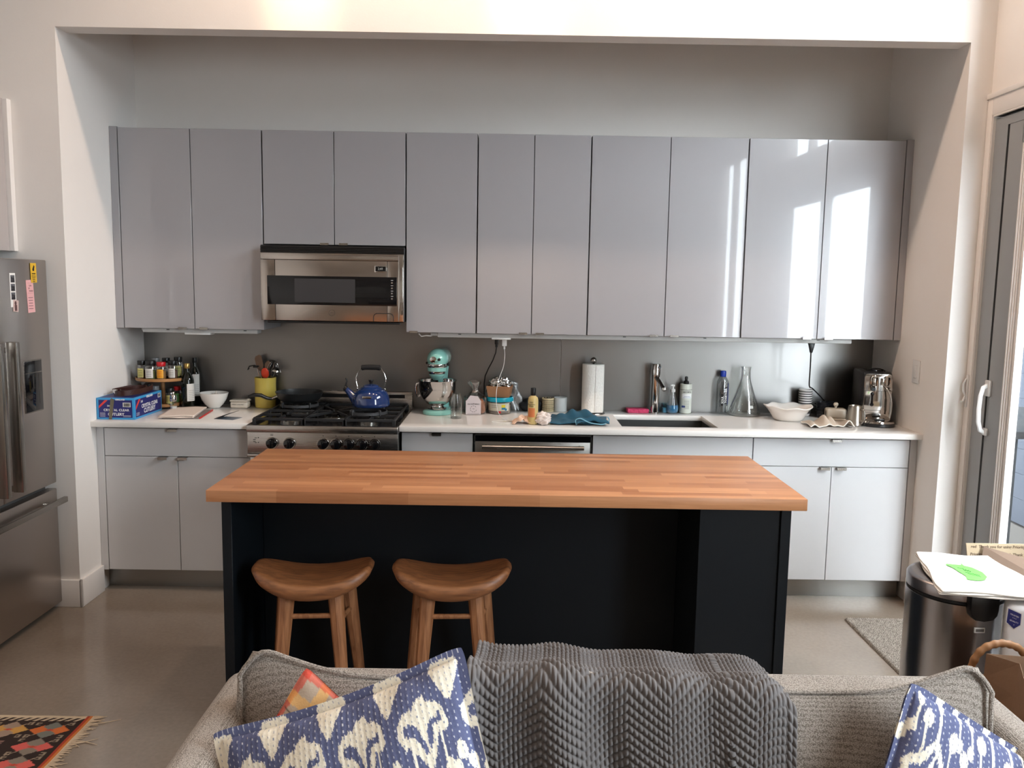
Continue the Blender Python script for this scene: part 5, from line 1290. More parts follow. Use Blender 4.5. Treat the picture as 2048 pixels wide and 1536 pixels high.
def stool(x, y, rz, label):
    t = thing('bar_stool', label, 'stool', (x, y, 0.0006), rz, 'wooden stools at the island')
    A, B = .218, .136
    def P(u, v, top):
        # superellipse plan, u angle, v radius
        a = 2*PI*u; e = 2/2.7
        c = abs(math.cos(a))**e*math.copysign(1, math.cos(a)); s = abs(math.sin(a))**e*math.copysign(1, math.sin(a))
        px, py = A*v*c, B*v*s
        zt = .594 + .038*(px/A)**2 - .022*(abs(py)/B)**4 - .010*(1-v*v)
        zb = .514 + .082*max(0, (abs(px)/A))**2.2 + .014*(abs(py)/B)**4
        edge = max(0, (v-.93)/.07)
        mid = .5*zt+.5*zb
        return (px, py, (zt*(1-edge**2)+mid*edge**2) if top else (zb*(1-edge**2)+mid*edge**2))
    b = MB()
    b.grid(lambda u, v: P(u, v, True), 64, 22, wrap=True); b.grid(lambda u, v: P(u, v, False), 64, 22, wrap=True)
    bmesh.ops.remove_doubles(b.bm, verts=b.bm.verts, dist=1e-5); bmesh.ops.recalc_face_normals(b.bm, faces=b.bm.faces[:])
    b.build('seat', m_teak, t, smooth=60)
    legs = {}
    for sx in (-1, 1):
        for sy in (-1, 1):
            top = Vector((sx*(.083 if sy < 0 else .112), sy*.066, .560)); bot = Vector((sx*(.128 if sy < 0 else .168), sy*.125, 0))
            b = MB(); n = 8
            d = (top-bot)
            pts = [bot + d*k for k in (0, .004, .3, .7, 1)]
            b.tube(pts, .02, 8, radii=[.0155, .0165, .021, .0255, .029])
            b.build('leg', m_teakl, t, smooth=20); legs[sx, sy] = (top, bot)
    def at(sx, sy, z):
        top, bot = legs[sx, sy]; k = z/top.z
        return bot+(top-bot)*k
    for (p, q, z) in (((-1, -1), (1, -1), .452), ((1, -1), (1, 1), .425), ((-1, -1), (-1, 1), .425)):
        MB().tube([at(*p, z), at(*q, z)], .0095, 12).build('stretcher', m_teakl, t)
stool(1.432, -1.930, math.radians(5), 'left wooden saddle-seat bar stool tucked under the island')
stool(1.936, -1.915, math.radians(3), 'right wooden saddle-seat bar stool tucked under the island')

# ================= sofa =================
def weave(name, c0, c1, sc=330.0, bump=.6):
    m = bpy.data.materials.new(name); m.use_nodes = True
    n = m.node_tree.nodes; L = m.node_tree.links; b = n['Principled BSDF']
    tc = n.new('ShaderNodeTexCoord')
    mp = n.new('ShaderNodeMapping'); mp.inputs['Scale'].default_value = (1, .85, 1.25); L.new(tc.outputs['Object'], mp.inputs[0])
    vo = n.new('ShaderNodeTexVoronoi'); vo.inputs['Scale'].default_value = sc; vo.inputs['Randomness'].default_value = .55
    L.new(mp.outputs[0], vo.inputs[0])
    r = n.new('ShaderNodeValToRGB'); r.color_ramp.elements[0].position = .15; r.color_ramp.elements[0].color = c1; r.color_ramp.elements[1].position = .75; r.color_ramp.elements[1].color = c0
    L.new(vo.outputs['Distance'], r.inputs[0])
    nz = n.new('ShaderNodeTexNoise'); nz.inputs['Scale'].default_value = 9; L.new(tc.outputs['Object'], nz.inputs[0])
    mx = n.new('ShaderNodeMix'); mx.data_type = 'RGBA'; mx.blend_type = 'MULTIPLY'; mx.inputs[0].default_value = .12
    L.new(r.outputs[0], mx.inputs[6]); L.new(nz.outputs['Fac'], mx.inputs[7]); L.new(mx.outputs[2], b.inputs['Base Color'])
    bp = n.new('ShaderNodeBump'); bp.inputs['Strength'].default_value = bump; bp.inputs['Distance'].default_value = .002; bp.invert = True
    L.new(vo.outputs['Distance'], bp.inputs['Height']); L.new(bp.outputs[0], b.inputs['Normal'])
    b.inputs['Roughness'].default_value = .9; b.inputs['Specular IOR Level'].default_value = .15
    b.inputs['Sheen Weight'].default_value = .15
    return m
m_sofa = weave('grey_woven_upholstery', rgb(104, 96, 88), rgb(184, 175, 166))
so = thing('sofa', 'light grey woven two-seat sofa in the foreground seen from the front', 'sofa')
SXa, SXb = 1.500, 3.235
MB().box(SXa+.02, -3.96, .13, SXb-.02, -3.06, .31, .02, 3).build('base', m_sofa, so)
MB().box(SXa+.03, -3.16, .28, SXb-.03, -3.035, .760, .022, 4).build('back_frame', m_sofa, so)
for a0, a1 in ((SXa, SXa+.105), (SXb-.105, SXb)):
    MB().box(a0, -3.97, .12, a1, -3.05, .762, .042, 6).build('armrest', m_sofa, so)
for x in (SXa+.08, SXb-.08):
    for y in (-3.9, -3.12): MB().cyl(x, y, .0005, .13, .02, r1=.028).build('leg', m_teakl, so)
def ear_f(d, e):
    return e*math.exp(-((d-.04)/.12)**2) - .9*e*max(0, 1-d/.035)**2
def cushion(name, x0, x1, y0, y1, z0, z1, ear, parent, lean=0.0, axis='y'):
    """box cushion with puffed faces; axis y: seat-back cushion (front face to -Y) ; ears: raised upper corners (left, right)"""
    cx, cy, cz = (x0+x1)/2, (y0+y1)/2, (z0+z1)/2; hx, hy, hz = (x1-x0)/2, (y1-y0)/2, (z1-z0)/2
    t = bmesh.new(); bmesh.ops.create_cube(t, size=2.0)
    bmesh.ops.subdivide_edges(t, edges=t.edges[:], cuts=23, use_grid_fill=True)
    for v in t.verts:
        x, y, z = v.co
        def rnd(p): return p
        px, py, pz = x*hx, y*hy, z*hz
        # rounded edges
        r = .035 if z < .5 else .016
        q = Vector((max(0, abs(px)-(hx-r)), max(0, abs(py)-(hy-r)), max(0, abs(pz)-(hz-r))))
        if q.length > 1e-6:
            k = min(1, r/max(q.length, 1e-6)); q2 = q*k
            px = math.copysign(min(abs(px), hx-r)+q2.x, px); py = math.copysign(min(abs(py), hy-r)+q2.y, py); pz = math.copysign(min(abs(pz), hz-r)+q2.z, pz)
        if axis == 'y':
            py += math.copysign(.030*(1-x*x)*(1-z*z), y) if abs(y) > .5 else 0
            if z > 0:
                xl = (1-x)/2; xr = (1+x)/2
                pz -= z*.085*(py+hy)/(2*hy); py -= (0 if y > 0 else 1)*0; pz += z*(ear_f(xr*2*hx, ear[0])+ear_f(xl*2*hx, ear[1])) - z*.010*(1-x*x)
        else:
            pz += math.copysign(.025*(1-x*x)*(1-y*y), z) if abs(z) > .5 else 0
        v.co = Vector((cx+px, cy+py-lean*(z1-(cz+pz)), cz+pz))
    b = MB(); b._add(t); return b.build(name, m_sofa, parent, smooth=60)
xm = 2.368
cu1 = cushion('back_cushion', SXa+.080, xm-.004, -3.250, -3.165, .44, .850, (.044, .008), so, .16)
cu2 = cushion('back_cushion', xm+.004, SXb-.088, -3.250, -3.165, .44, .832, (.010, .050), so, .16)
def piping(x0, x1, ear, zt, parent, y=-3.252):
    pts = []
    for i in range(41):
        u = i/40; x = x0+(x1-x0)*u
        z = zt - .006*math.sin(PI*u)*1.6 + ear_f(x-x0+.012, ear[0])+ear_f(x1-x+.012, ear[1]) - .004
        pts.append((x, y, z))
    c0 = [(x0-.004, y-.014, zt+ear[0]-.09), (x0-.005, y-.006, zt+ear[0]-.050)]
    c1 = [(x1+.005, y-.006, zt+ear[1]-.050), (x1+.004, y-.014, zt+ear[1]-.09)]
    lo0 = [(x0-.000, y-.055, zt-.34)]; lo1 = [(x1+.000, y-.055, zt-.34)]
    MB().tube(smooth_path(lo0+c0+pts[2:-2:3]+c1+lo1, 4), .0052, 8).build('piping', m_sofa, parent)
piping(SXa+.098, xm-.02, (.042, .006), .850, cu1)
piping(xm+.02, SXb-.106, (.008, .048), .832, cu2)
cushion('seat_cushion', SXa+.11, xm-.003, -3.97, -3.345, .30, .425, None, so, 0, 'z')
cushion('seat_cushion', xm+.003, SXb-.11, -3.97, -3.345, .30, .425, None, so, 0, 'z')

# ================= pillows =================
def pip(px, py, poly):
    inside = np.zeros(px.shape, bool); n = len(poly); j = n-1
    for i in range(n):
        xi, yi = poly[i]; xj, yj = poly[j]
        if yi != yj:
            c = ((yi > py) != (yj > py)) & (px < (xj-xi)*(py-yi)/(yj-yi)+xi)
            inside ^= c
        j = i
    return inside
def hash1(n):
    return np.modf(np.abs(np.sin(n*12.9898+4.1)*43758.5453))[0]
C_BLUE = np.array(rgb(86, 92, 124)[:3]); C_CREAM = np.array(rgb(222, 216, 200)[:3]); C_MID = np.array(rgb(132, 140, 160)[:3])
def ikat(U, V, phase=0.0):
    """U, V in metres on the cloth -> colours"""
    w = .112
    X = U/w + phase; col = np.floor(X+.5); x = X-col
    jit = (hash1(np.floor(U/.0016))-.5)*.055
    y = (V/w + jit) % 3.05
    def mirrored(xx): return xx
    cream = np.zeros(U.shape, bool); blue = np.zeros(U.shape, bool)
    xo = np.where(x < 0, x+1, x)      # 0..1 for shapes centred at .5
    T = [(-.20+.5, .0), (.20+.5, .0), (.26+.5, .12), (.52, .62), (.46, .62), (.24, .12)]
    cream |= pip(xo, y, T)
    tulip = [(-.40, .98), (-.37, .78), (-.28, .66), (-.14, .60), (-.12, .66), (-.06, .52), (.04, .46), (.10, .44), (.13, .56), (.26, .58), (.36, .70), (.40, .95), (.34, 1.06), (.22, 1.04), (.18, 1.20), (.06, 1.50), (-.02, 1.52), (-.14, 1.32), (-.22, 1.16), (-.32, 1.16)]
    cream |= pip(x, y, tulip)
    blue |= pip(x, y, [(-.30, .86), (-.20, .80), (-.08, .90), (.0, 1.16), (.03, 1.30), (-.02, 1.34), (-.08, 1.16), (-.16, 1.02), (-.30, .98)])
    blue |= pip(x, y, [(.30, .74), (.31, .90), (.16, .93), (.12, 1.14), (.07, 1.26), (.04, 1.20), (.06, .96), (.13, .82), (.26, .82), (.26, .76)])
    cream |= (np.abs(x-.01) < .028) & (y > 1.45) & (y < 2.25)
    cream |= pip(x, y, [(-.03, 2.0), (.05, 2.0), (.20, 2.45), (.34, 2.62), (.24, 2.72), (.08, 2.50), (.02, 2.9), (-.06, 2.9), (-.05, 2.5)])
    def ell(cx, cy, rx, ry, xx=x): return ((xx-cx)/rx)**2+((y-cy)/ry)**2 < 1
    cream |= ell(-.20, 1.82, .085, .15) | ell(.29, 1.62, .085, .17)
    cream |= (np.abs(x+.21+.02*(y-1.5)) < .018) & (y > 1.1) & (y < 1.8)
    cream |= (np.abs(x-.26) < .014) & (y > .95) & (y < 1.5)
    cream |= ell(.5, 1.42, .075, .15, xo) | ell(.40, 1.62, .05, .12, xo) | ell(.60, 1.60, .06, .12, xo)
    cream |= (np.abs(xo-.38) < .02) & (y > 1.6) & (y < 2.05) | (np.abs(xo-.63) < .02) & (y > 1.6) & (y < 2.0)
    cream |= ell(.38, 2.12, .06, .13, xo) | ell(.64, 2.08, .055, .11, xo)
    cream |= pip(xo, y, [(.42, 2.35), (.56, 2.30), (.60, 2.62), (.46, 2.68)])
    cream &= ~blue
    # stitches
    r_ = np.floor(U/.0105); st = (np.abs(U/.0105-r_-.5) < .07) & (np.modf(V/.0115+.5*np.mod(r_, 2))[0] < .34)
    out = np.where(cream[..., None], C_CREAM, C_BLUE)
    fade = .92+.16*hash1(np.floor(U/.004)*7+np.floor(V/.03))
    out = out*fade[..., None]
    out = np.where(st[..., None], np.where(cream[..., None], C_MID, np.array(rgb(196, 198, 206)[:3])), out)
    return out
m_ikat = vcol_mat('ikat_quilted_cotton', .85, .25, 160)
def pillow(name, label, center, xa, ya, w, h, T, colorf, material, N=330, flange=.018, group=None, pinch=.06, pipecol=None):
    """xa: direction of the top edge (to the right), ya: direction down the pillow; front faces xa x ya reversed"""
    t = thing(name, label, 'cushion', center, 0, group)
    xa = Vector(xa).normalized(); ya = Vector(ya); ya = (ya-xa*ya.dot(xa)).normalized(); nrm = xa.cross(ya)
    if nrm.y > 0: nrm = -nrm
    xa, ya, nrm = (np.array(v) for v in (xa, ya, nrm))
    def surf(n, side):
        s, q = np.meshgrid(np.linspace(-1, 1, n), np.linspace(-1, 1, n), indexing='ij')
        cr_ = 1-.035*(np.abs(s)*np.abs(q))**10
        X = s*(w/2)*(1-pinch*(1-q*q)*np.abs(s))*cr_; Y = q*(h/2)*(1-pinch*(1-s*s)*np.abs(q))*cr_
        fx = 1-flange*2/w; fy = 1-flange*2/h
        a = np.clip(1-(s/fx)**2, 0, 1); b = np.clip(1-(q/fy)**2, 0, 1)
        Zt = T*(a*b)**.42*(1+.10*a*b) + .0025
        Zt += .003*np.sin(s*9+q*4)*np.clip(a*b*4, 0, 1)+.0035*np.sin(23*s+3*np.sin(5*q))*np.exp(-b*7)*np.clip(a*b*20, 0, 1)+.0035*np.sin(23*q+3*np.sin(5*s))*np.exp(-a*7)*np.clip(a*b*20, 0, 1)
        Zt += .0002*np.cos(2*PI*X/.0105)*(a*b > .001)
        P = X[..., None]*xa+Y[..., None]*ya+(side*Zt)[..., None]*nrm
        return P, X, Y
    P, X, Y = surf(N, 1.0)
    grid_mesh('cover_front', P, material, t, colorf(X+w/2, Y+h/2))
    P2, X2, Y2 = surf(max(40, N//4), -1.0)
    grid_mesh('cover_back', P2, material, t, colorf(X2+w/2, Y2+h/2))
    return t
def dirs(r, lean):
    r = math.radians(r); l = math.radians(lean)
    return (math.cos(r), 0, math.sin(r)), (math.sin(r)*math.cos(l), -math.sin(l), -math.cos(r)*math.cos(l))
xa, ya = dirs(21.0, 27)
P1 = Vector((1.578, -3.395, .796))   # upper left corner
c = P1 + Vector(xa)*.255 + Vector(ya)*.26
pillow('throw_pillow', 'large blue and cream ikat quilted pillow on the left of the sofa', c, xa, ya, .515, .52, .062, lambda U, V: ikat(U, V-.018, .35), m_ikat, 400, .020, 'blue ikat pillows', .080)
xa, ya = dirs(-30, 24)
P2 = Vector((2.925, -3.335, .893))
c = P2 + Vector(xa)*.26 + Vector(ya)*.25
pillow('throw_pillow', 'blue and cream ikat quilted pillow at the right corner of the sofa', c, xa, ya, .52, .50, .062, lambda U, V: ikat(U+.03, .60-V, .1), m_ikat, 360, .014, 'blue ikat pillows', .05)
def plaid(U, V):
    base = np.broadcast_to(np.array(rgb(178, 160, 142)[:3]), U.shape+(3,)).copy()
    def band(A, c, w_, col, k=.75):
        m_ = (np.abs(A-c) < w_/2)[..., None]
        return np.where(m_, base*(1-k)+np.array(rgb(*col)[:3])*k, base)
    for A in (U, V):
        for c0, w_, col, k in ((.010, .022, (205, 66, 50), .85), (.062, .022, (236, 180, 96), .75), (.086, .0022, (60, 58, 60), 1.0), (.118, .030, (214, 62, 40), .9), (.165, .012, (226, 176, 96), .6), (.19, .03, (176, 178, 80), .8), (.235, .0025, (60, 58, 60), .9), (.27, .035, (214, 72, 50), .9), (.33, .045, (226, 150, 80), .7), (.40, .05, (176, 178, 90), .7)):
            base = band(A, c0, w_, col, k*.8)
    return base
xa, ya = dirs(-37, 20)
P3 = Vector((1.745, -3.325, .884))
c = P3 + Vector(xa)*.19 + Vector(ya)*.20
pillow('throw_pillow', 'orange and cream plaid pillow peeking out behind the left ikat pillow', c, xa, ya, .40, .42, .042, plaid, vcol_mat('plaid_linen', .85, .2, 300), 160, .004, None, .10)

# ================= knitted throw =================
def throw_blanket():
    prof = [(-2.990, .60), (-2.992, .75), (-3.03, .792), (-3.09, .796), (-3.16, .808), (-3.215, .836), (-3.252, .846), (-3.275, .830), (-3.292, .76), (-3.306, .66), (-3.325, .56), (-3.345, .47)]
    P = smooth_path([(0, y, z) for y, z in prof], 24)
    pts = np.array([[p.y, p.z] for p in P]); seg = np.hypot(*(np.diff(pts, axis=0).T)); s = np.concatenate([[0], np.cumsum(seg)])
    L_ = s[-1]; nt, nx = 470, 480
    S = np.linspace(0, L_, nt); py = np.interp(S, s, pts[:, 0]); pz = np.interp(S, s, pts[:, 1])
    dy = np.gradient(py, S); dz = np.gradient(pz, S); nl = np.hypot(dy, dz); ny, nz_ = dz/nl, -dy/nl     # outward normal
    if nz_[nt//3] < 0: ny, nz_ = -ny, -nz_
    wdt = .68; xs = np.linspace(0, wdt, nx)
    Xg, Sg = np.meshgrid(xs, S, indexing='ij')
    u = Xg/wdt
    g = lambda a: np.interp(Sg[0], S, a)[None, :]
    front = np.clip((Sg-.40)/.10, 0, 1)
    # large folds: ridge near u .3, valley running down at .36-.5, second soft ridge
    down = np.clip((Sg-.50)/.30, 0, 1)
    fold = .034*np.exp(-((u-.27-.06*down)/.075)**2) - .034*np.exp(-((u-.42-.05*down)/.045)**2)*(.2+.8*down) + .012*np.exp(-((u-.60)/.10)**2) - .008*np.exp(-((u-.74)/.05)**2)*(1-down*.5) + .010*np.exp(-((u-.86)/.07)**2) + .022*np.exp(-((u-.01)/.03)**2)
    fold = fold*(.30+.70*front) + .013
    drop = -.040*np.clip((u-.90)/.10, 0, 1)**2 - .024*u
    # stitches in herringbone
    cw, ch, per = .0098, .0175, .175
    Xc = .35*(np.floor(Xg/cw)+.5)*cw+.65*Xg
    tri = np.abs(np.modf((Xc+.02)/per)[0]-.5)*per
    yy = (Sg + tri*.66)/ch; fx = np.modf(Xg/cw)[0]
    fy = np.modf(yy)[0]
    st = (np.abs(np.sin(PI*fx))**.35)*(np.abs(np.sin(PI*fy))**.75)*.0090
    edge = (u < .03) | (u > .97)
    st = np.where(edge, (np.abs(np.sin(PI*Xg/.011))*np.abs(np.sin(PI*Sg/.018)))**.5*.009, st)
    off = fold+st
    Pm = np.zeros((nx, nt, 3))
    taper = 1+.0*Sg
    x0 = 2.062 + .008*np.sin(Sg*9)
    Pm[..., 0] = x0 + Xg*(.985+.012*down) + .010*np.sin(Sg*6)*(u > .8)
    Pm[..., 1] = g(py)+off*g(ny)
    Pm[..., 2] = g(pz)+off*g(nz_)+drop
    m = mat('grey_chunky_knit', rgb(98, 95, 95), .95, noise=.12, nscale=260, sheen=.2, spec=.1)
    o = grid_mesh('throw_blanket', Pm, m)
    o.modifiers.new('solid', 'SOLIDIFY').thickness = -.006
    tag(o, 'grey chunky herringbone knit blanket draped over the sofa back', 'blanket')
throw_blanket()

# ================= rugs =================
def rug():
    x0, x1, y0, y1 = -.80, .600, -3.05, -1.905
    nx, ny = 520, 400
    xs = np.linspace(x0, x1, nx); ys = np.linspace(y0, y1, ny)
    X, Y = np.meshgrid(xs, ys, indexing='ij')
    A = x1-X; B = y1-Y          # distance from right edge, from far edge
    c = lambda *v: np.array(rgb(*v)[:3])
    base = np.broadcast_to(c(50, 38, 34), X.shape+(3,)).copy()
    def put(m, col): 
        nonlocal base
        base = np.where(m[..., None], col, base)
    # field of red beyond the second border
    put((A > .33) & (B > .30), c(150, 52, 50))
    # stars
    tw, th = .150, .112
    i = np.floor((A-.045)/tw); j = np.floor((B-.045)/th)
    u = ((A-.045)/tw-i)*2-1; v = ((B-.045)/th-j)*2-1
    border = (A > .045) & (B > .045) & ((j < 1) | (i < 1) | ((j == 3)))
    h_ = hash1(i*3.1+j*7.7)
    warm = [c(200, 92, 84), c(196, 104, 54), c(186, 140, 74)]
    cool = [c(128, 116, 104), c(112, 112, 104), c(150, 128, 112)]
    jit = (hash1(np.floor(B/.004))-.5)*.06
    vj = np.abs(v+jit); ua = np.abs(u)
    d1 = vj < np.minimum(ua*1.25, (1-ua)*1.05)
    d2 = ua < np.minimum(vj*1.05, (1-vj)*.85)
    k3 = np.floor(h_*3).astype(int) % 3
    W3 = np.stack(warm)[k3]; C3 = np.stack(cool)[k3]
    m_ = border & d1; base = np.where(m_[..., None], W3, base)
    m_ = border & d2; base = np.where(m_[..., None], C3, base)
    put(border & (np.abs(u)+np.abs(v)*2 < .25), c(176, 70, 52))
    put(border & (np.abs(u-v*.9+.0) < .03) & (np.abs(v) > .55), c(170, 150, 128))
    hk = (np.abs(np.abs(u)-.80) < .13) & (np.abs(np.abs(v)-.76) < .17) & ~((np.abs(np.abs(u)-.76) < .06) & (np.abs(np.abs(v)-.74) < .08))
    put(border & hk, c(140, 124, 106))
    # inner hourglass row
    fi = (A > .33) & (B > .34) & (B < .44)
    q = np.modf((A-.33)/.09)[0]*2-1; p = (B-.39)/.05
    put(fi & (np.abs(q) > np.abs(p)), c(196, 164, 146)); put(fi & (np.abs(q) <= np.abs(p)), c(50, 36, 34))
    # second band between borders
    s2 = (B > .175) & (B < .185) & (A > .24); put(s2, c(120, 92, 84))
    ta = np.modf(A/.022+B/.02)[0]
    put((B > .185) & (B < .198) & (ta > .5) & (A > .24), c(120, 92, 84))
    # far edge: cream selvedge with hooked teeth
    put(B < .016, c(196, 176, 150)); put((B >= .016) & (B < .040) & (np.modf(A/.030-B/.030)[0] > .5), c(186, 166, 142))
    # right edge stripes
    put(A < .030, c(160, 62, 42)); put(A < .020, c(186, 108, 54)); put(A < .009, c(196, 176, 150))
    P = np.stack([X, Y, .0045+.0008*np.sin(X*40)*np.sin(Y*31)+0*X], -1)
    t = thing('kilim_rug', 'red and brown patterned kilim rug at the lower left', 'rug')
    o = grid_mesh('pile', P, vcol_mat('kilim_wool', .95, .4, 500), t, base); o.modifiers.new('solid', 'SOLIDIFY').thickness = .0035
    b = MB(); rr = random.Random(11); y = y1
    while y > y0:
        L_ = rr.uniform(.015, .045); a = rr.uniform(-.5, .6)
        if rr.random() < .06: L_ *= 2.4
        p0 = Vector((x1-.004, y, .004)); p1 = p0+Vector((L_*.5, a*L_*.3, -.0005)); p2 = p0+Vector((L_, a*L_*.9, -.001))
        b.tube([p0, p1, p2], .0016, 5, radii=[.0026, .0022, .0008]); y -= rr.uniform(.0035, .007)
    b.build('fringe', mat('cream_fringe', rgb(190, 168, 142), .95), t)
rug()
def mat_rug():
    x0, x1, y0, y1 = 3.832, 4.30, -1.95, -.862
    nx, ny = 240, 420
    rs = np.random.RandomState(5)
    X, Y = np.meshgrid(np.linspace(x0, x1, nx), np.linspace(y0, y1, ny), indexing='ij')
    # twisted loops: rows of knots
    h_ = np.abs(np.sin(PI*(X/.010+.5*np.floor(Y/.007)+.25*rs.rand(*X.shape))))*np.abs(np.sin(PI*Y/.007))
    h_ = h_*(.6+.4*rs.rand(*X.shape))
    e = np.minimum(np.minimum(X-x0, x1-X), np.minimum(Y-y0, y1-Y)); z = .012*np.clip(e/.008, 0, 1)**.5+.006*h_*np.clip(e/.008, 0, 1)
    c = lambda *v: np.array(rgb(*v)[:3])
    k = rs.rand(*X.shape)[..., None]; base = c(84, 76, 68)*(1-k)+c(214, 204, 192)*k
    base = base*(.55+.45*h_[..., None])  # yarn darkened by height: shade between the loops put into the colour
    P = np.stack([X, Y, z+.001], -1)
    o = grid_mesh('floor_mat', P, vcol_mat('loop_mat_yarn', .95, .3, 300), None, base)
    tag(o, 'grey-brown looped floor mat on the concrete beside the trash can', 'mat')
mat_rug()
# ================= trash can and what surrounds it =================
KX, KY = 3.712, -2.055
tc_ = thing('trash_can', 'round brushed steel trash can with dark lid behind the sofa', 'trash can', (KX, KY, .0006))
m_can = mat('can_steel', rgb(176, 174, 176), .2, metal=1, noise=.03, nscale=4, stretch=(60, 60, 1), rough_noise=.04)
R_ = .157
MB().lathe([(R_-.004, .012), (R_, .014), (R_, .600), (R_-.003, .602)], seg=72).build('can_body', m_can, tc_)
MB().lathe([(R_-.002, 0), (R_+.002, .003), (R_+.002, .022), (R_-.002, .024)], seg=72).build('base_ring', m_black, tc_)
MB().lathe([(R_-.001, .603), (R_-.001, .612), (R_-.006, .612), (R_-.006, .603), (R_-.001, .603)], seg=72, cap=False).build('gap_band', m_black_matte, tc_)
MB().lathe([(R_-.002, .613), (R_+.001, .615), (R_+.001, .650), (R_-.004, .656), (R_-.02, .659), (0, .660)], seg=72).build('lid', mat('dark_lid_steel', rgb(165, 160, 160), .3, metal=1), tc_)
pts = [(-.048, .648), (-.048, .600), (-.044, .578), (-.030, .563), (0, .558), (.030, .563), (.044, .578), (.048, .600), (.048, .648)]
MB().prism(pts, -R_-.022, -R_+.012, 'y', m=Matrix.Rotation(math.radians(2), 4, 'Z'), b=.003).build('hinge_cover', m_black, tc_)
MB().box(-.018, -R_-.0025, .512, .018, -R_+.004, .530, .001, m=Matrix.Rotation(math.radians(2), 4, 'Z')).build('rating_label', m_white_plastic, tc_)
MB().box(-.014, -R_-.003, .516, .014, -R_-.0022, .526, m=Matrix.Rotation(math.radians(2), 4, 'Z')).build('label_print', m_grey_ink, tc_, smooth=0)
# canvas tote on the lid
tote = thing('tote_bag', 'folded white canvas bag with a green leaf print lying on the trash can lid', 'bag', (0, 0, 0))
m_canvas = mat('white_canvas', rgb(236, 232, 226), .9, bump=.25, bscale=350)
Q = [Vector((3.655, -1.870, .6660)), Vector((3.895, -1.925, .6660)), Vector((3.905, -2.330, .6630)), Vector((3.545, -2.272, .6640))]   # back left, back right, front right, front left
def tf(lift, k0):
    def f(u, v):
        p = (Q[0]*(1-u)+Q[1]*u)*(1-v)+(Q[3]*(1-u)+Q[2]*u)*v
        p = p+Vector((.004*math.sin(v*11+k0), .006*math.sin(u*9+k0*2), lift+.0035*math.sin(u*7+k0)*math.sin(v*6)+.012*max(0, u-.75)*(1-v)))
        return tuple(p)
    return f
b = MB()
for k in range(3): b.grid(tf(.003+.0055*k, k*1.3), 34, 34)
b.build('canvas', m_canvas, tote, solid=.004)
def on(u, v, h=.0045): 
    u = .27+(u-.23)*.50; v = .52+(v-.59)*1.15
    p = Vector(tf(.014, 2.6)(u, v)); return (p.x, p.y, p.z+h)
LE = [(.23, .43), (.30, .40), (.45, .41), (.60, .41), (.66, .36), (.64, .42), (.76, .46), (.84, .55), (.83, .65), (.72, .73), (.55, .78), (.36, .78), (.40, .70), (.33, .60), (.30, .50)]
t_ = bmesh.new(); cpt = t_.verts.new(on(.55, .60)); vs = [t_.verts.new(on(*p)) for p in LE]
for i in range(len(vs)): t_.faces.new((cpt, vs[i], vs[(i+1) % len(vs)]))
b = MB(); b._add(t_); b.build('leaf_print', mat('light_green_ink', rgb(112, 208, 92), .8), tote, smooth=0)
b = MB()
for k in range(3): b.tube([on(.50+.04*k+.012*math.cos(a), .54+.02*math.sin(a)+.01*k, .0056) for a in np.linspace(0, 5, 12)], .0007, 4)
b.tube([on(.46+.03*k, .60+.012*(k % 2)+.005*k, .0056) for k in range(9)], .0006, 4).tube([on(.48+.03*k, .635+.010*(k % 2)+.005*k, .0056) for k in range(8)], .0005, 4).tube([on(.40, .50, .0056), on(.46, .51, .0056), on(.52, .505, .0056)], .0005, 4)
b.build('print', mat('dark_green_ink', rgb(36, 84, 50), .8), tote, smooth=0)
# mailing carton
bx = thing('shipping_box', 'open tan shipping carton with printed flaps between trash can and glass door', 'box', (0, 0, 0))
m_tan = mat('tan_cardboard', rgb(198, 176, 146), .8, noise=.03, nscale=40); m_brn = mat('brown_cardboard', rgb(150, 128, 112), .8, noise=.03, nscale=40)
X0b, X1b, Y0b, Y1b, ZB = 4.015, 4.335, -1.93, -1.60, .47
b = MB(); th = .004
b.box(X0b, Y0b, .0008, X1b, Y1b, .005).box(X0b, Y0b, .005, X0b+th, Y1b, ZB).box(X1b-th, Y0b, .005, X1b, Y1b, ZB).box(X0b+th, Y0b, .005, X1b-th, Y0b+th, ZB).box(X0b+th, Y1b-th, .005, X1b-th, Y1b, ZB)
b.build('carton', m_brn, bx, smooth=0)
fl_m = MB().prism([(X0b+.006, ZB), (X1b, ZB), (X1b, ZB+.163), (X0b-.022, ZB+.163)], Y1b-.003, Y1b+.001, 'y')
flap = fl_m.build('back_flap', m_tan, bx, smooth=0, label='upright tan flap with rows of print')
b = MB()
rows = [(ZB+.150, -.135, 'red  Thank you for using Priority Mail  no fold'), (ZB+.118, -.050, 'Priority Mail  is required  Thank you'), (ZB+.086, -.115, 'Thank you for using Priority Mail'), (ZB+.054, -.04, 'Priority Mail  is required  Thank')]
for z, dx, s in rows:
    b.text(s, .0165, XZ(X0b-.012+.01, Y1b-.0034, z), .0002, align='LEFT', bold=.0003)
b2 = b.build('lettering', mat('brown_ink', rgb(95, 75, 60), .8), flap, smooth=0)
t_ = bmesh.new()
for tri in ([(X0b+.045, Y1b-.012, ZB+.155), (X1b, Y0b+.10, ZB+.11), (X1b, Y0b+.02, ZB-.0), (X0b+.01, Y1b-.05, ZB-.0)],):
    t_.faces.new([t_.verts.new(p) for p in tri])
b = MB(); b._add(t_); b.build('side_flap', m_brn, bx, smooth=0, solid=.003)
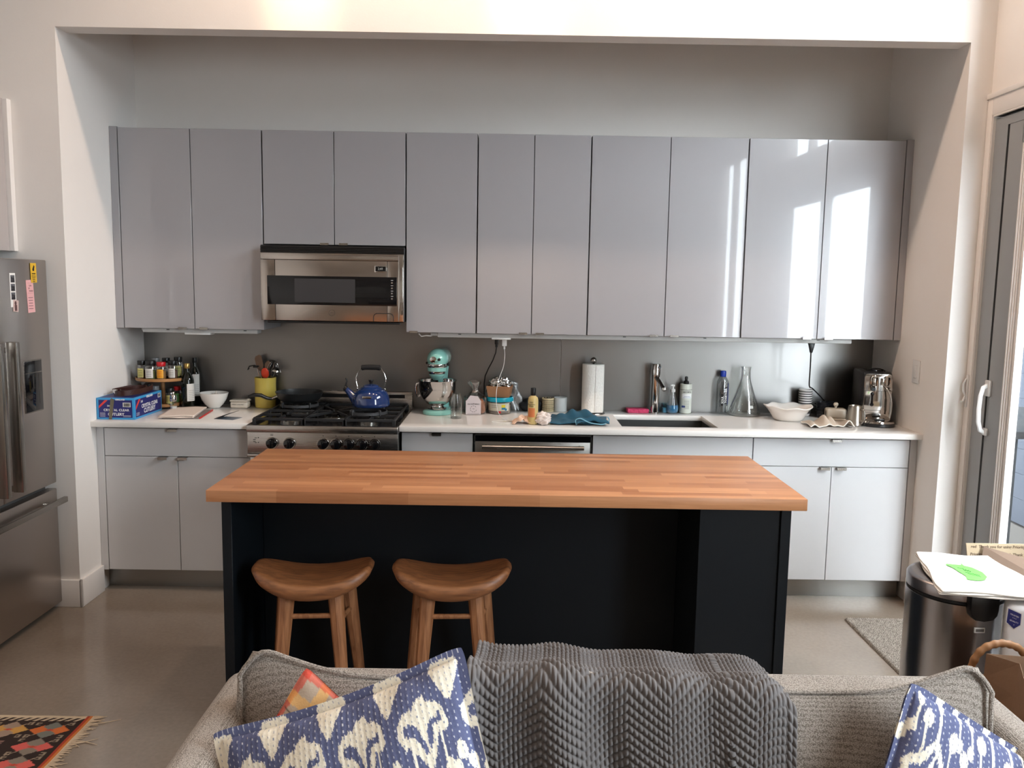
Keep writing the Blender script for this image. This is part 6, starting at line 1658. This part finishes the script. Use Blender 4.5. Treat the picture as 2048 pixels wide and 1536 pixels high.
# white plastic pack with badge, standing right of the can
wp2 = thing('plastic_pack', 'tall white plastic-wrapped pack with a blue badge right of the trash can', 'package', (3.864, -2.300, .0006), math.radians(-28))
MB().box(-.105, -.055, 0, .105, .055, .645, .018, 4).build('wrap', mat('glossy_white_wrap', rgb(240, 240, 242), .4, noise=.04, nscale=12, bump=.12, bscale=14, spec=.4), wp2)
bp_ = [(-.020, .034), (.016, .022), (.016, -.014), (-.001, -.030), (-.022, -.012)]
BT = Matrix.Translation((-.078, -.0552, .600))
MB().prism([(x*1.14, z*1.14) for x, z in bp_], -.0012, .0002, 'y', m=BT).build('badge_border', m_white_plastic, wp2, smooth=0)
MB().prism(bp_, -.0022, -.0012, 'y', m=BT).build('badge', mat('badge_blue', rgb(44, 50, 112), .4), wp2, smooth=0)
b = MB()
for z, s in ((.014, 'TRUSTED'), (.004, '* * *'), (-.006, 'QUALITY'), (-.018, '*')): b.text(s, .0062, BT @ XZ(-.002, -.0026, z) @ Matrix.Rotation(-.3, 4, 'Z'), .0002)
b.build('badge_lettering', m_white_ink, wp2, smooth=0)
MB().box(-.052, -.0562, .608, .09, -.0548, .613).build('red_stripe', m_redcap, wp2, smooth=0)
# wicker basket with bag
bk = thing('wicker_basket', 'brown wicker basket with arched handles behind the right sofa arm', 'basket', (3.655, -2.60, .0006))
m_wick = mat('wicker_rattan', rgb(140, 98, 62), .55, noise=.2, nscale=60); m_wickd = mat('dark_wicker', rgb(86, 58, 38), .7, noise=.3, nscale=90, bump=.6, bscale=120)
def rr_(w_, d_, z, n=48, e=.55):
    out = []
    for i in range(n):
        a = 2*PI*i/n; c_, s_ = math.cos(a), math.sin(a)
        out.append((w_*abs(c_)**e*math.copysign(1, c_), d_*abs(s_)**e*math.copysign(1, s_), z))
    return out
b = MB(); N_ = 64
for q in range(26):
    z = .012+q*.0172; k = .86+.14*q/25
    pts = rr_(.195*k, .155*k, z, N_)
    pts = [(x*(1+.018*math.sin(PI*i/2+PI*(q % 2))), y*(1+.018*math.sin(PI*i/2+PI*(q % 2))), zz) for i, (x, y, zz) in enumerate(pts)]
    b.tube(pts, .0088, 5, closed=True, flat=.8)
b.build('woven_body', m_wickd, bk)
MB().tube(rr_(.200, .160, .462, 48), .012, 10, closed=True).build('rim', m_wick, bk)
MB().box(-.165, -.13, .002, .165, .13, .010).build('bottom', m_wickd, bk, smooth=0)
for sy in (.158, -.158):
    hp_ = smooth_path([(-.090, sy, .455), (-.086, sy, .510), (-.060, sy, .555), (-.020, sy, .574), (.020, sy, .574), (.060, sy, .555), (.086, sy, .510), (.090, sy, .455)], 8)
    rad = [.0115+.0012*math.sin(i*1.4) for i in range(len(hp_))]
    MB().tube([(x+(.0 if sy > 0 else .13), y, z) for x, y, z in hp_], .012, 10, radii=rad).build('handle', m_wick, bk)
pgb = thing('paper_bag', 'open brown paper bag standing in the wicker basket', 'bag', (3.700, -2.600, .0125))
b = MB(); t_ = bmesh.new()
w2, d2, h2 = .125, .095, .545
ring = [(-w2, -d2), (0, -d2), (w2, -d2), (w2, 0), (w2, d2), (0, d2), (-w2, d2), (-w2, 0)]
levels = [0, .2, .38, .48, h2]
Vv = []
for q, z in enumerate(levels):
    row = []
    for i, (x, y) in enumerate(ring):
        k = 1 if i not in (3, 7) else (1-.28*(q/4)); zz = z + (0 if q < 4 else [-.01, -.09, -.05, 0, .008, .0, .012, .03][i])
        row.append(t_.verts.new((x*k+.004*q*(1 if x > 0 else 0), y*(1+.02*q)+.006*math.sin(i*2+q), zz)))
    Vv.append(row)
for a_, c_ in zip(Vv, Vv[1:]):
    for i in range(8): t_.faces.new((a_[i], a_[(i+1) % 8], c_[(i+1) % 8], c_[i]))
t_.faces.new(Vv[0][::-1]); b._add(t_)
b.build('paper', mat('brown_paper', rgb(136, 108, 86), .8, noise=.05, nscale=30, bump=.2, bscale=30), pgb, smooth=0, solid=.0012)
# ================= papers on the refrigerator =================
def flat_note(name, label, y, z, w, h, rz, m, th=.0008, x=FX+.0003):
    t = thing(name, label, 'note', (x, y, z)); t.rotation_euler = (0, 0, PI/2)
    b = MB().box(-w/2, -th, -h/2, w/2, 0, h/2, 0, m=Matrix.Rotation(rz, 4, 'Y')); b.build('paper', m, t, smooth=0)
    return t
m_ynote = mat('yellow_card', rgb(226, 180, 50), .6); m_pink = mat('pink_card', rgb(230, 175, 175), .6)
n1 = flat_note('photo_strip', 'white photo booth strip on the refrigerator door', -1.1285, 1.5815, .043, .151, .0, m_paper)
b = MB()
for k in range(3): b.box(-.015, -.0012, .034-k*.038, .016, -.0008, .066-k*.038)
b.build('photo_frame', mat('photo_grey', rgb(96, 96, 100), .4, noise=.6, nscale=120), n1, smooth=0)
b = MB()
for k in range(3):
    zc = .046-k*.038
    b.sphere(-.005, -.0012, zc+.006, .0055, 1, .1, 1.2).sphere(.006, -.0012, zc+.004, .0055, 1, .1, 1.2).box(-.012, -.0016, zc-.012, .012, -.0012, zc-.001, .0001)
b.build('photo_figures', mat('photo_dark', rgb(38, 36, 40), .4), n1, smooth=0)
n2 = flat_note('small_photo', 'small pinkish snapshot overlapping the foot of the photo strip', -1.114, 1.511, .040, .052, .12, mat('snapshot_pink', rgb(205, 178, 172), .5, noise=.1, nscale=60), x=FX+.0014)
MB().sphere(-.002, -.001, .012, .008, 1, .1, 1.2).box(-.010, -.0014, -.022, .008, -.0009, .004, .0001).build('photo_figures', mat('photo_brown', rgb(98, 70, 70), .5, noise=.4, nscale=90), n2, smooth=0)
n3 = flat_note('pink_card', 'long pink card with lines of print on the refrigerator door', -.993, 1.5525, .058, .150, -.06, m_pink)
b = MB()
for k, (s, x) in enumerate((('SUN', .0), ('OF', -.010), ('WARD', .006))): b.text(s, .0105, XZ(x, -.0012, .048-k*.012), .0002)
for k, z in enumerate((.060, .014)): b.box(-.02, -.0012, z, .02, -.0008, z+.0008)
for k in range(5): b.box(-.018+.003*(k == 2), -.0012, -.008-k*.0125, .018-.002*(k == 2), -.0008, -.005-k*.0125)
b.build('print', mat('mauve_ink', rgb(140, 100, 105), .6), n3, smooth=0)
n4 = flat_note('yellow_card', 'yellow card with a small black figure high on the refrigerator door', -.961, 1.660, .048, .090, -.02, m_ynote, x=FX+.0014)
b = MB().prism([(-.003, .008), (.005, .010), (.006, .022), (.010, .028), (.004, .036), (-.001, .028), (-.007, .020), (-.009, .014)], -.0013, -.0008, 'y')
b.text('HAZARD', .0072, XZ(0, -.0012, -.004), .0002, bold=.0003)
for k in range(4): b.box(-.016+.002*k, -.0012, -.016-k*.0085, .016-.002*k, -.0008, -.013-k*.0085)
b.build('print', m_black_ink, n4, smooth=0)
